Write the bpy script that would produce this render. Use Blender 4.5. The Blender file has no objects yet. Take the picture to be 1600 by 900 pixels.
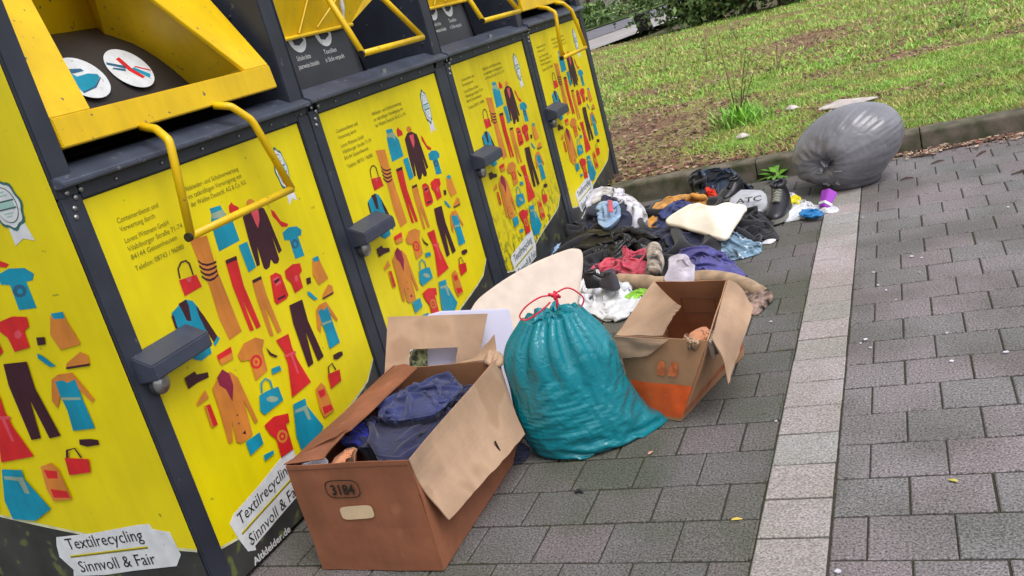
import bpy, bmesh, math, random
import numpy as np
from mathutils import Vector, Matrix
random.seed(7); rng=np.random.default_rng(7)
S=bpy.context.scene; COL=S.collection
# ---------------- camera, sky, sun, exposure ----------------
F_PX,YAW,PITCH,ROLL=1468.6,.4412,.2732,-.2689
CAM=np.array([2.0407,-1.7844,1.4166])
_f=np.array([-math.sin(YAW)*math.cos(PITCH),math.cos(YAW)*math.cos(PITCH),-math.sin(PITCH)])
_r0=np.array([math.cos(YAW),math.sin(YAW),0.]); _u0=np.cross(_r0,_f)
_r=math.cos(ROLL)*_r0+math.sin(ROLL)*_u0; _u=-math.sin(ROLL)*_r0+math.cos(ROLL)*_u0
cd=bpy.data.cameras.new('camera'); cam=bpy.data.objects.new('camera',cd); COL.objects.link(cam); S.camera=cam
cam.matrix_world=Matrix(((_r[0],_u[0],-_f[0],CAM[0]),(_r[1],_u[1],-_f[1],CAM[1]),(_r[2],_u[2],-_f[2],CAM[2]),(0,0,0,1)))
cd.sensor_width=36; cd.lens=F_PX/1600*36; cd.clip_start=.05; cd.clip_end=2000
SUN_EL,SUN_AZ=math.radians(60),math.radians(120)     # azimuth clockwise from +Y
w=bpy.data.worlds.new('World'); S.world=w; w.use_nodes=True
nt=w.node_tree; bg=nt.nodes['Background']; sky=nt.nodes.new('ShaderNodeTexSky'); sky.sky_type='NISHITA'
sky.sun_disc=False; sky.sun_elevation=SUN_EL; sky.sun_rotation=SUN_AZ; sky.air_density=1.0; sky.dust_density=4.0; sky.ozone_density=1
hs=nt.nodes.new('ShaderNodeHueSaturation'); hs.inputs['Saturation'].default_value=.25
nt.links.new(sky.outputs[0],hs.inputs['Color']); nt.links.new(hs.outputs[0],bg.inputs[0]); bg.inputs[1].default_value=.15
ld=bpy.data.lights.new('sun','SUN'); ld.energy=1.0; ld.angle=math.radians(35); ld.color=(1,.97,.93)
lo=bpy.data.objects.new('sun',ld); COL.objects.link(lo)
sd=Vector((math.sin(SUN_AZ)*math.cos(SUN_EL),math.cos(SUN_AZ)*math.cos(SUN_EL),math.sin(SUN_EL)))
lo.rotation_euler=sd.to_track_quat('Z','Y').to_euler(); lo.location=(4,-6,8)
S.view_settings.view_transform='Standard'; S.view_settings.look='None'; S.view_settings.exposure=.42; S.view_settings.gamma=1

# ---------------- helpers ----------------
def ray(px,py):
    d=_f*F_PX+_r*(px-800)-_u*(py-450); return d/np.linalg.norm(d)
def at(px,py,z=0.):
    d=ray(px,py); return CAM+d*((z-CAM[2])/d[2])
def atp(px,py,P0,N):
    d=ray(px,py); return CAM+d*(np.dot(np.array(P0)-CAM,N)/np.dot(d,N))
def lin(c): return tuple(((x/12.92) if x<=.04045 else ((x+.055)/1.055)**2.4) for x in c)
def rgb(r,g,b): return lin((r/255,g/255,b/255))
def mat(name,col,rough=.7,spec=.5,metal=0,var=.12,vscale=6,bump=0,bscale=40,bdist=.002,col2=None,det=4,coat=0,trans=0,sheen=0,speck=None,streak=0,wear=0):
    m=bpy.data.materials.new(name); m.use_nodes=True; t=m.node_tree; b=t.nodes['Principled BSDF']
    tc=t.nodes.new('ShaderNodeTexCoord'); n=t.nodes.new('ShaderNodeTexNoise'); n.inputs['Scale'].default_value=vscale; n.inputs['Detail'].default_value=det
    t.links.new(tc.outputs['Object'],n.inputs['Vector'])
    r=t.nodes.new('ShaderNodeValToRGB'); e=r.color_ramp.elements
    c2=col2 if col2 else tuple(x*(1-var*2) for x in col)
    e[0].position=.35; e[1].position=.65; e[0].color=(*c2,1); e[1].color=(*tuple(min(1,x*(1+var*.5)) for x in col),1)
    t.links.new(n.outputs['Fac'],r.inputs[0]); src=r.outputs[0]
    if speck:
        sc,sn,amt=speck
        v=t.nodes.new('ShaderNodeTexNoise'); v.inputs['Scale'].default_value=sn; v.inputs['Detail'].default_value=2; t.links.new(tc.outputs['Object'],v.inputs['Vector'])
        q=t.nodes.new('ShaderNodeValToRGB'); q.color_ramp.elements[0].position=amt; q.color_ramp.elements[1].position=min(1,amt+.06)
        t.links.new(v.outputs['Fac'],q.inputs[0]); mx=t.nodes.new('ShaderNodeMixRGB'); mx.inputs[2].default_value=(*sc,1)
        t.links.new(q.outputs[0],mx.inputs[0]); t.links.new(src,mx.inputs[1]); src=mx.outputs[0]
    if streak:   # run-off marks and fading, long in the vertical
        mp=t.nodes.new('ShaderNodeMapping'); mp.inputs['Scale'].default_value=(9,9,.9); t.links.new(tc.outputs['Object'],mp.inputs[0]); sn=t.nodes.new('ShaderNodeTexNoise'); sn.inputs['Scale'].default_value=2.2; sn.inputs['Detail'].default_value=6; sn.inputs['Roughness'].default_value=.65; t.links.new(mp.outputs[0],sn.inputs[0])
        sr=t.nodes.new('ShaderNodeValToRGB'); sr.color_ramp.elements[0].position=.40; sr.color_ramp.elements[1].position=.66; k_=1-streak; sr.color_ramp.elements[0].color=(1,1,1,1); sr.color_ramp.elements[1].color=(k_,k_,k_*.98,1); t.links.new(sn.outputs['Fac'],sr.inputs[0])
        sm_=t.nodes.new('ShaderNodeMixRGB'); sm_.name='streakmix'; sm_.blend_type='MULTIPLY'; sm_.inputs[0].default_value=1; t.links.new(src,sm_.inputs[1]); t.links.new(sr.outputs[0],sm_.inputs[2]); src=sm_.outputs[0]
    if wear:     # small chips
        wn=t.nodes.new('ShaderNodeTexNoise'); wn.inputs['Scale'].default_value=38; wn.inputs['Detail'].default_value=6; t.links.new(tc.outputs['Object'],wn.inputs[0]); wr=t.nodes.new('ShaderNodeValToRGB'); wr.color_ramp.elements[0].position=.68; wr.color_ramp.elements[1].position=.70; t.links.new(wn.outputs['Fac'],wr.inputs[0])
        wm=t.nodes.new('ShaderNodeMixRGB'); wm.inputs[2].default_value=(.16,.12,.09,1); t.links.new(wr.outputs[0],wm.inputs[0]); t.links.new(src,wm.inputs[1]); src=wm.outputs[0]
    t.links.new(src,b.inputs['Base Color']); b.inputs['Roughness'].default_value=rough; b.inputs['Metallic'].default_value=metal
    b.inputs['Specular IOR Level'].default_value=spec; b.inputs['Coat Weight'].default_value=coat; b.inputs['Sheen Weight'].default_value=sheen
    if bump:
        bn=t.nodes.new('ShaderNodeTexNoise'); bn.inputs['Scale'].default_value=bscale; bn.inputs['Detail'].default_value=5; t.links.new(tc.outputs['Object'],bn.inputs['Vector'])
        bp=t.nodes.new('ShaderNodeBump'); bp.inputs['Strength'].default_value=bump; bp.inputs['Distance'].default_value=bdist
        t.links.new(bn.outputs['Fac'],bp.inputs['Height']); t.links.new(bp.outputs[0],b.inputs['Normal'])
    return m
def film(m,sc=6,dist=.012,strength=.8,trans=.0):   # crisp random creases of thin plastic film
    t=m.node_tree; b=t.nodes['Principled BSDF']; tc=[n for n in t.nodes if n.type=='TEX_COORD'][0]; prev=b.inputs['Normal'].links[0].from_socket if b.inputs['Normal'].links else None
    for k,(s_,d_,rot) in enumerate(((sc,dist,.5),(sc*2.6,dist*.4,-.7))):
        wn=t.nodes.new('ShaderNodeTexNoise'); wn.inputs['Scale'].default_value=s_*.5; t.links.new(tc.outputs['Object'],wn.inputs[0])
        va=t.nodes.new('ShaderNodeVectorMath'); va.operation='MULTIPLY_ADD'; va.inputs[1].default_value=(.25,.25,.25); t.links.new(wn.outputs['Color'],va.inputs[0]); t.links.new(tc.outputs['Object'],va.inputs[2])
        mp=t.nodes.new('ShaderNodeMapping'); mp.inputs['Rotation'].default_value=(rot,rot*.7,.4*rot); mp.inputs['Scale'].default_value=(1,1,.55); t.links.new(va.outputs[0],mp.inputs[0])
        n=t.nodes.new('ShaderNodeTexVoronoi'); n.feature='DISTANCE_TO_EDGE'; n.inputs['Scale'].default_value=s_; t.links.new(mp.outputs[0],n.inputs['Vector'])
        n2=t.nodes.new('ShaderNodeTexNoise'); n2.inputs['Scale'].default_value=s_*1.1; n2.inputs['Detail'].default_value=1; t.links.new(mp.outputs[0],n2.inputs[0])
        ab=t.nodes.new('ShaderNodeMath'); ab.operation='SUBTRACT'; ab.inputs[1].default_value=.5; t.links.new(n2.outputs['Fac'],ab.inputs[0]); a2=t.nodes.new('ShaderNodeMath'); a2.operation='ABSOLUTE'; t.links.new(ab.outputs[0],a2.inputs[0])
        mu=t.nodes.new('ShaderNodeMath'); mu.operation='MULTIPLY_ADD'; mu.inputs[1].default_value=2.6; t.links.new(a2.outputs[0],mu.inputs[0]); mn=t.nodes.new('ShaderNodeMath'); mn.operation='MINIMUM'; mn.inputs[1].default_value=.35; t.links.new(n.outputs['Distance'],mn.inputs[0]); t.links.new(mn.outputs[0],mu.inputs[2])
        bp=t.nodes.new('ShaderNodeBump'); bp.inputs['Strength'].default_value=strength; bp.inputs['Distance'].default_value=d_; t.links.new(mu.outputs[0],bp.inputs['Height'])
        if prev: t.links.new(prev,bp.inputs['Normal'])
        prev=bp.outputs[0]
    t.links.new(prev,b.inputs['Normal']); return m
def tag(o,label=None,cat=None,group=None,kind=None):
    if label: o['label']=label
    if cat: o['category']=cat
    if group: o['group']=group
    if kind: o['kind']=kind
    return o
def empty(name,loc,label,cat,group=None):
    o=bpy.data.objects.new(name,None); o.empty_display_size=.1; o.location=loc; COL.objects.link(o); return tag(o,label,cat,group)
class MB:
    def __init__(s): s.v=[]; s.f=[]; s.mi=[]
    def add(s,vs,fs,mi=0):
        o=len(s.v); s.v+= [tuple(map(float,v)) for v in vs]; s.f+=[tuple(i+o for i in f) for f in fs]; s.mi+=[mi]*len(fs); return s
    def box(s,a,b,mi=0):
        x0,y0,z0=a; x1,y1,z1=b
        return s.add([(x0,y0,z0),(x1,y0,z0),(x1,y1,z0),(x0,y1,z0),(x0,y0,z1),(x1,y0,z1),(x1,y1,z1),(x0,y1,z1)],
            [(0,3,2,1),(4,5,6,7),(0,1,5,4),(1,2,6,5),(2,3,7,6),(3,0,4,7)],mi)
    def hexa(s,v8,mi=0):
        return s.add(v8,[(0,3,2,1),(4,5,6,7),(0,1,5,4),(1,2,6,5),(2,3,7,6),(3,0,4,7)],mi)
    def plate(s,poly,off,mi=0,mi2=None):   # polygon (3D points) extruded by vector off
        n=len(poly); p=[np.array(q,float) for q in poly]; off=np.array(off,float)
        s.add(p+[q+off for q in p],[tuple(range(n))],mi); s.f.append(tuple(len(s.v)-1-i for i in range(n))); s.mi.append(mi if mi2 is None else mi2)
        o=len(s.v)-2*n
        for i in range(n):
            j=(i+1)%n; s.f.append((o+i,o+i+n,o+j+n,o+j)); s.mi.append(mi)
        return s
    def tube(s,path,r,n=10,mi=0,cap=True):
        P=[np.array(p,float) for p in path]; rs=r if hasattr(r,'__len__') else [r]*len(P); rings=[]; up=None
        for i in range(len(P)):
            t=P[min(i+1,len(P)-1)]-P[max(i-1,0)]; t/=np.linalg.norm(t)+1e-9
            if up is None: up=np.array([0,0,1.]) if abs(t[2])<.9 else np.array([1.,0,0])
            a=np.cross(t,up); a/=np.linalg.norm(a)+1e-9; b=np.cross(a,t); up=b
            rings.append([P[i]+rs[i]*(math.cos(q)*a+math.sin(q)*b) for q in np.linspace(0,2*math.pi,n,endpoint=False)])
        fs=[]
        for i in range(len(P)-1):
            for j in range(n): k=(j+1)%n; fs.append((i*n+j,i*n+k,(i+1)*n+k,(i+1)*n+j))
        if cap: fs+=[tuple(range(n))[::-1],tuple((len(P)-1)*n+j for j in range(n))]
        return s.add([v for rg in rings for v in rg],fs,mi)
    def build(s,name,mats,parent=None,smooth=False,bevel=0,fix=True):
        me=bpy.data.meshes.new(name); me.from_pydata(s.v,[],s.f)
        for m in (mats if isinstance(mats,(list,tuple)) else [mats]): me.materials.append(m)
        me.polygons.foreach_set('material_index',s.mi)
        if fix:
            bm=bmesh.new(); bm.from_mesh(me); bmesh.ops.recalc_face_normals(bm,faces=bm.faces)
            if bevel: bmesh.ops.bevel(bm,geom=[e for e in bm.edges if len(e.link_faces)==2 and e.calc_face_angle(0)>.5],offset=bevel,segments=2,affect='EDGES',clamp_overlap=True)
            bm.to_mesh(me); bm.free()
        if smooth: me.polygons.foreach_set('use_smooth',[True]*len(me.polygons))
        me.update(); o=bpy.data.objects.new(name,me); COL.objects.link(o)
        if parent is not None: o.parent=parent; o.matrix_parent_inverse=Matrix.Translation(parent.location).inverted() if parent.type=='EMPTY' else Matrix.Translation(parent.matrix_world.translation).inverted()
        return o
# numpy perlin
_pm=np.random.default_rng(3).permutation(256); _pm=np.concatenate([_pm,_pm,_pm]); _gr=np.random.default_rng(5).normal(size=(256,3)); _gr/=np.linalg.norm(_gr,axis=1)[:,None]
def perlin(p):
    p=np.asarray(p,float); i=np.floor(p).astype(int); f=p-i; i&=255; u=f*f*f*(f*(f*6-15)+10); r=0
    for dx in (0,1):
        for dy in (0,1):
            for dz in (0,1):
                h=_pm[_pm[_pm[(i[...,0]+dx)&255]+((i[...,1]+dy)&255)]+((i[...,2]+dz)&255)]
                d=f-np.array([dx,dy,dz]); g=(_gr[h]*d).sum(-1)
                r=r+g*(u[...,0] if dx else 1-u[...,0])*(u[...,1] if dy else 1-u[...,1])*(u[...,2] if dz else 1-u[...,2])
    return r
def folds(p,freq,seed,ang=0.,aniso=3.):   # anisotropic ridged folds, roughly 0..1
    c,s=math.cos(ang),math.sin(ang); q=np.stack([p[...,0]*c+p[...,1]*s,(-p[...,0]*s+p[...,1]*c)/aniso,p[...,2]],-1)*freq
    wv=np.stack([perlin(q*.6+seed+9),perlin(q*.6+seed+23),perlin(q*.6+seed+31)],-1); q=q+wv*1.3+seed*7.3
    a=1-np.abs(perlin(q))*2.2; b=1-np.abs(perlin(q*2.1+4))*2.2
    return .62*a+.3*b*np.clip(a,0,1)+.12*perlin(q*5)
def _prof(s):
    s=s-np.floor(s); return np.where(s<.74,np.sin(np.clip(s/.74,0,1)*np.pi/2)**.85,np.clip(1-((s-.74)/.26),0,1)**.7*1.0)
def creases(p,wl,seed,ang=0.,aniso=2.2):
    """overlapping cloth folds: gentle backs, steep fronts, crossing in sharp creases (0..1)"""
    H=None
    for k,(da,f,am) in enumerate(((0,1.,1.),(1.15,.8,.95),(-.75,1.25,.8),(2.2,1.9,.42))):
        a=ang+da; c,s=math.cos(a),math.sin(a); x=p[...,0]*c+p[...,1]*s; y=-p[...,0]*s+p[...,1]*c; q=np.stack([x/wl*.45,y/wl*.45/aniso,0*x+seed*1.7+k*9.1],-1)
        ph=x/wl*f*.75+1.5*perlin(q)+.5*perlin(q*2.3+3); A=np.clip(.55+1.3*perlin(np.stack([x/wl*.4,y/wl*.25,0*x+seed*2.3+k*5.7],-1)),0,1)*am
        h_=A*_prof(ph); H=h_ if H is None else np.maximum(H,h_)
    return H+.05*perlin(p/wl*3.3+seed)
def catmull(P,n,closed=True):
    P=np.asarray(P,float); m=len(P); out=[]
    for k in range(n):
        t=k/n*m if closed else k/(n-1)*(m-1); i=int(t) if closed else min(int(t),m-2); f=t-i
        g=(lambda j:P[j%m]) if closed else (lambda j:P[min(max(j,0),m-1)])
        a,b,c,d=g(i-1),g(i),g(i+1),g(i+2)
        out.append(.5*((2*b)+(c-a)*f+(2*a-5*b+4*c-d)*f*f+(3*b-a-3*c+d)*f**3))
    return np.array(out)
def soft(name,pts,bulge,m,fold=.02,freq=9,seed=1,ang=0,aniso=3,thick=.03,parent=None,cen=None,n=110,rings=40,pw=2.4,linear=False,flat=.5,world=False,wl=None,smooth_=False,**_):
    """closed soft body over a star-shaped outline of (px,py,z) points (or world points)"""
    W=np.array([(p if world else at(p[0],p[1],p[2])) for p in pts],float)
    if linear:
        O=[];m_=len(W); seg=np.linalg.norm(np.roll(W,-1,0)-W,axis=1); cum=np.concatenate([[0],np.cumsum(seg)]); 
        for k in range(n):
            t=k/n*cum[-1]; i=np.searchsorted(cum,t,'right')-1; f=(t-cum[i])/(seg[i]+1e-9); O.append(W[i]*(1-f)+W[(i+1)%m_]*f)
        O=np.array(O); 
    else: O=catmull(W,n)
    C=np.array(cen,float) if cen is not None else W.mean(0)
    ts=np.concatenate([np.linspace(.0,1,rings)**.85]); rows=[]
    for t in ts:
        P=C+(O-C)*t; P=P.copy(); P[:,2]+=bulge*(1-t**pw); rows.append(P)
    G=np.array(rows); T=np.broadcast_to(ts[:,None],G.shape[:2])
    wl=wl or .95/freq; fd=creases(G,wl,seed,ang,min(aniso,2.5))
    G[...,2]+=fold*1.15*(fd-.45)*(1-flat*T**3)
    rad=(G-C); rad[...,2]=0; L=np.linalg.norm(rad,axis=-1,keepdims=True)+1e-6
    G+=rad/L*(fold*.55*(perlin(G*freq*.8+seed)[...,None]))*T[...,None]
    # rim rolls under
    last=G[-1]; nrm=last-C; nrm[:,2]=0; nrm/=np.linalg.norm(nrm,axis=1)[:,None]+1e-6
    extra=[last+nrm*thick*.22+[0,0,-thick*.3],last+nrm*thick*.18+[0,0,-thick*.75],last-nrm*thick*.2+[0,0,-thick],last-nrm*thick*.9+[0,0,-thick*1.02]]
    G=np.concatenate([G[1:],np.array(extra)],0); R=len(G)
    vs=[tuple(C+[0,0,bulge+fold*.2])]+[tuple(v) for v in G.reshape(-1,3)]+[tuple(C+[0,0,-thick*.9 if bulge<.001 else min(-thick*.5,0)])]
    vs=[(a,b,max(c,.002)) for a,b,c in vs]
    fs=[(0,1+j,1+(j+1)%n) for j in range(n)]
    for i in range(R-1):
        for j in range(n): k=(j+1)%n; fs.append((1+i*n+j,1+(i+1)*n+j,1+(i+1)*n+k,1+i*n+k))
    b=1+(R-1)*n; fs+=[(len(vs)-1,b+(j+1)%n,b+j) for j in range(n)]
    mb=MB(); mb.add(vs,fs); return mb.build(name,m,parent,smooth=True)
def roll(name,path,rad,m,fold=.01,freq=12,seed=1,parent=None,flatz=1.,n=28,k=60,world=False):
    P=catmull([(p if world else at(*p)) for p in path],k,False); rs=np.interp(np.linspace(0,1,k),np.linspace(0,1,len(rad)),rad)
    mb=MB(); mb.tube(P,list(rs),n,cap=False); V=np.array(mb.v).reshape(k,n,3)
    for i in range(k): V[i,:,2]=P[i,2]+(V[i,:,2]-P[i,2])*flatz
    d=V-P[:,None,:]; d/=np.linalg.norm(d,axis=-1,keepdims=True)+1e-9
    V+=d*(fold*1.3*(creases(V,.95/freq,seed,.4,1.6)-.4))[...,None]; V[...,2]=np.maximum(V[...,2],.003)
    mb=MB(); fs=[(i*n+j,i*n+(j+1)%n,(i+1)*n+(j+1)%n,(i+1)*n+j) for i in range(k-1) for j in range(n)]
    vs=[tuple(v) for v in V.reshape(-1,3)]; vs+=[tuple(V[0].mean(0)),tuple(V[-1].mean(0))]; a=k*n
    fs+=[(a,(j+1)%n,j) for j in range(n)]+[(a+1,(k-1)*n+j,(k-1)*n+(j+1)%n) for j in range(n)]
    mb.add(vs,fs); return mb.build(name,m,parent,smooth=True)
def text_mesh(txt,size,origin,ux,uz,nrm,mi,mb,width=None,shear=0,bold=0):
    """adds flat lettering (built from the default font) to MB mb; ux = reading direction, uz = up"""
    c=bpy.data.curves.new('t','FONT'); c.body=txt; c.size=size; c.space_line=1.0; c.resolution_u=2; c.offset=bold; c.extrude=0
    o=bpy.data.objects.new('t',c); COL.objects.link(o); me=bpy.data.meshes.new_from_object(o)
    V=np.array([v.co[:] for v in me.vertices]) if len(me.vertices) else np.zeros((0,3))
    fs=[tuple(p.vertices) for p in me.polygons]; bpy.data.objects.remove(o); bpy.data.curves.remove(c); bpy.data.meshes.remove(me)
    if not len(V): return
    if width: V[:,0]*=width/max(1e-6,V[:,0].max())
    ux,uz,nrm,origin=[np.array(q,float) for q in (ux,uz,nrm,origin)]
    mb.add([origin+ux*(v[0]+shear*v[1])+uz*v[1]+nrm*.0006 for v in V],fs,mi)
def pbd(P,su=1.3,sv=1.3,wrap=False,steps=140,bend=.35,anchor=0.,anc=None,floor=None,clamp=None,grav=.0006,damp=.9,shear=.6,inner=2,pin=None,stretch=1.,restp=None):
    """position-based cloth relaxation on a grid P (R,N,3); su/sv = how much longer the cloth is than the shape it lies in"""
    P=P.copy(); R,N,_=P.shape; 
    def d(a,b): return np.linalg.norm(a-b,axis=-1)
    su=np.broadcast_to(su,(R,N)); sv=np.broadcast_to(sv,(R,N))
    C=[]
    PR=P if restp is None else restp
    def addc(ia,ib,L,k,mino=False): C.append((ia,ib,L,k,mino))
    r=np.arange(R); c=np.arange(N)
    def grid(rs,cs,dr,dc,sc,k,mino=False):
        A,B=np.meshgrid(rs,cs,indexing='ij'); A=A.ravel();B=B.ravel(); A2=A+dr; B2=(B+dc)%N if wrap else B+dc
        ok=(A2<R)&(B2<N)&(B2>=0)&(A2>=0); A,B,A2,B2=A[ok],B[ok],A2[ok],B2[ok]
        ia=A*N+B; ib=A2*N+B2; L=d(PR.reshape(-1,3)[ia],PR.reshape(-1,3)[ib])*sc.reshape(-1)[ia]; addc(ia,ib,L,k,mino)
    ncol=N if wrap else N-1
    for s in (0,1): grid(r,np.arange(s,ncol,2),0,1,su,stretch)
    for s in (0,1): grid(np.arange(s,R-1,2),c,1,0,sv,stretch)
    sm=(su+sv)/2
    for s in (0,1): grid(np.arange(s,R-1,2),c,1,1,sm,shear); grid(np.arange(s,R-1,2),c,1,-1,sm,shear)
    for s in range(4): grid(r,np.arange(s,N if wrap else N-2,4),0,2,su*.97,bend,True) if not(wrap and N%4) else None
    for s in range(4):
        rs=np.concatenate([np.arange(s,R-2,4)]); grid(rs,c,2,0,sv*.97,bend,True)
    X=P.reshape(-1,3).copy(); A0=(anc if anc is not None else P).reshape(-1,3); Vl=np.zeros_like(X)
    for it in range(steps):
        old=X.copy(); X=X+Vl*damp; X[:,2]-=grav
        for _ in range(inner):
            for ia,ib,L,k,mino in C:
                D=X[ib]-X[ia]; l=np.sqrt((D*D).sum(1))+1e-9; e=(l-L)/l
                if mino: e=np.minimum(e,0)
                else: e=np.where(e>0,e*.6,e)
                D*= (e*k*.5)[:,None]; X[ia]+=D; X[ib]-=D
            if anchor: X+=(A0-X)*anchor
            if clamp is not None: X=clamp(X)
            if floor is not None: X=floor(X)
            if pin is not None: X[pin]=A0[pin]
        Vl=X-old
        m=np.abs(Vl)>.01; Vl[m]*=.5
    return X.reshape(R,N,3)
def lap(P,k=.5,n=1,wrap=False):
    for _ in range(n):
        Q=P.copy(); Q[1:-1]+= .25*k*(P[2:]+P[:-2]-2*P[1:-1])
        if wrap: Q+=.25*k*(np.roll(P,1,1)+np.roll(P,-1,1)-2*P)
        else: Q[:,1:-1]+=.25*k*(P[:,2:]+P[:,:-2]-2*P[:,1:-1])
        P=Q
    return P
def up2(X,wrap=False):   # doubles the grid with cubic interpolation
    def ax0(A,w):
        p=(np.roll(A,1,0),A,np.roll(A,-1,0),np.roll(A,-2,0)) if w else (np.concatenate([2*A[:1]-A[1:2],A[:-1]]),A,np.concatenate([A[1:],A[-1:]]),np.concatenate([A[2:],A[-1:],A[-1:]]))
        m=(-p[0]+9*p[1]+9*p[2]-p[3])/16; R=np.empty((2*len(A),)+A.shape[1:]); R[0::2]=A; R[1::2]=m
        return R if w else R[:-1]
    X=ax0(X,False); return ax0(X.swapaxes(0,1),wrap).swapaxes(0,1)
def heap(name,pts,bulge,m,ex=1.22,seed=1,N=54,wl=None,ang=0.,thick=.05,world=False,parent=None,linear=False,steps=40,fill=.7,aniso=2.,grav=.0004,bend=.8,amp0=None,cen=None,rag=.06,cover=None,**_):
    """a crumpled cloth: a sheet larger than its outline, relaxed into folds over a low mound"""
    W=np.array([(p if world else at(p[0],p[1],p[2])) for p in pts],float); n=240
    O=catmull(W,n); C=np.array(cen,float) if cen is not None else W.mean(0)
    tt=np.linspace(0,2*np.pi,n,endpoint=False); rg_=1+rag*1.6*perlin(np.stack([np.cos(tt)*2.2,np.sin(tt)*2.2,tt*0+seed*1.9],-1))+rag*.8*perlin(np.stack([np.cos(tt)*6,np.sin(tt)*6,tt*0+seed],-1))
    O[:,:2]=C[:2]+(O[:,:2]-C[:2])*rg_[:,None]
    rel=O-C; th=np.arctan2(rel[:,1],rel[:,0]); o=np.argsort(th); th=th[o]; rr=np.hypot(rel[:,0],rel[:,1])[o]; zz=O[o,2]
    wl=wl or float(np.clip(rr.mean()*.62,.035,.11)); amp0=amp0 or wl*.30
    T=np.concatenate([th-2*np.pi,th,th+2*np.pi]); RR=np.tile(rr,3); ZZ=np.tile(zz,3)
    u,v=np.meshgrid(np.linspace(-1,1,N),np.linspace(-1,1,N)); 
    dx=u*np.sqrt(1-v*v/2); dy=v*np.sqrt(1-u*u/2); rad=np.hypot(dx,dy); t=np.arctan2(dy,dx)+.7*seed; t=(t+np.pi)%(2*np.pi)-np.pi
    R_=np.interp(t,T,RR); x=C[0]+np.cos(t)*R_*rad; y=C[1]+np.sin(t)*R_*rad
    def base(x,y):
        a=np.arctan2(y-C[1],x-C[0]); rho=np.hypot(x-C[0],y-C[1])/(np.interp(a,T,RR)+1e-9); r1=np.clip(rho,0,1)
        return C[2]*(1-r1)+np.interp(a,T,ZZ)*r1+bulge*fill*(1-r1**2.2),rho
    zb,_=base(x,y); P=np.stack([x,y,zb],-1); rest=P.copy(); c_,s_=math.cos(ang),math.sin(ang)
    q=np.stack([(x*c_+y*s_),(-x*s_+y*c_)/aniso,0*x+seed*3.1],-1)/wl; q=q+.9*np.stack([perlin(q*.5),perlin(q*.5+5),0*x],-1)
    r0=perlin(q); P[...,2]+=amp0*(1.1-np.abs(r0)*4)*np.clip(1.2-rad,0.2,1)+amp0*.5*perlin(q*2.3); P[...,0]+=amp0*.6*perlin(q+7); P[...,1]+=amp0*.6*perlin(q+11)
    rest=.5*rest+.5*np.stack([C[0]+dx*rr.mean(),C[1]+dy*rr.mean(),zb],-1)
    def con(X):
        zb,rho=base(X[:,0],X[:,1]); f=np.where(rho>1.02,1.02/np.maximum(rho,1e-6),1)
        X[:,0]=C[0]+(X[:,0]-C[0])*f; X[:,1]=C[1]+(X[:,1]-C[1])*f; X[:,2]=np.maximum(X[:,2],np.maximum(zb-.01,.004)); return X
    X=pbd2(rest,P,ex,steps,bend,con,grav); X=up2(lap(X,.3,1)); N=X.shape[0]
    ring=[(0,j) for j in range(N)]+[(i,N-1) for i in range(1,N)]+[(N-1,j) for j in range(N-2,-1,-1)]+[(i,0) for i in range(N-2,0,-1)]
    vs=[tuple(p) for p in X.reshape(-1,3)]; fs=[(i*N+j,i*N+j+1,(i+1)*N+j+1,(i+1)*N+j) for i in range(N-1) for j in range(N-1)]
    prev=[i*N+j for i,j in ring]; nR=len(ring); zlow=float(W[:,2].min())
    for dz_,inw in ((.004,-.003),(.010,.004),(thick+.01,.02)):
        o0=len(vs)
        for (i,j) in ring:
            p=X[i,j]; dd=np.array([p[0]-C[0],p[1]-C[1]]); dd/=np.linalg.norm(dd)+1e-6; vs.append((p[0]-dd[0]*inw,p[1]-dd[1]*inw,max(.002,p[2]-dz_)))
        cur=list(range(o0,o0+nR)); fs+=[(prev[k],cur[k],cur[(k+1)%nR],prev[(k+1)%nR]) for k in range(nR)]; prev=cur
    vs.append((C[0],C[1],max(.002,min(zlow,C[2])-thick*.5))); fs+=[(prev[k],len(vs)-1,prev[(k+1)%nR]) for k in range(nR)]
    mb=MB(); mb.add(vs,fs); ob=mb.build(name,m,parent,smooth=True)
    return ob
def pbd2(rest,P,ex,steps,bend,con,grav):
    R,N,_=P.shape; X=P.reshape(-1,3).copy(); Q=rest.reshape(-1,3); C=[]
    def g(rs,cs,dr,dc,k,mino):
        A,B=np.meshgrid(rs,cs,indexing='ij'); A=A.ravel();B=B.ravel(); ok=(A+dr<R)&(B+dc<N)&(B+dc>=0); A,B=A[ok],B[ok]; ia=A*N+B; ib=(A+dr)*N+B+dc
        L=np.linalg.norm(Q[ia]-Q[ib],axis=1); L=L*(np.linalg.norm(X[ia]-X[ib],axis=1).mean()/L.mean()); C.append((ia,ib,L*ex*(.93 if mino else 1),k,mino))
    r=np.arange(R); c=np.arange(N)
    for s in (0,1): g(r,np.arange(s,N,2),0,1,1,False); g(np.arange(s,R,2),c,1,0,1,False); g(np.arange(s,R,2),c,1,1,.6,False); g(np.arange(s,R,2),c,1,-1,.6,False)
    for s in range(4): g(r,np.arange(s,N,4),0,2,bend,True); g(np.arange(s,R,4),c,2,0,bend,True)
    for s in range(6): g(r,np.arange(s,N,6),0,3,bend*.5,True); g(np.arange(s,R,6),c,3,0,bend*.5,True)
    Vl=np.zeros_like(X)
    for it in range(steps):
        old=X.copy(); X=X+Vl*.8; X[:,2]-=grav
        for _ in range(3):
            for ia,ib,L,k,mino in C:
                D=X[ib]-X[ia]; l=np.sqrt((D*D).sum(1))+1e-9; e=(l-L)/l
                if mino: e=np.minimum(e,0)
                D*=(e*k*.5)[:,None]; X[ia]+=D; X[ib]-=D
            X=con(X)
        Vl=np.clip(X-old,-.006,.006)
    return X.reshape(R,N,3)
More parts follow.
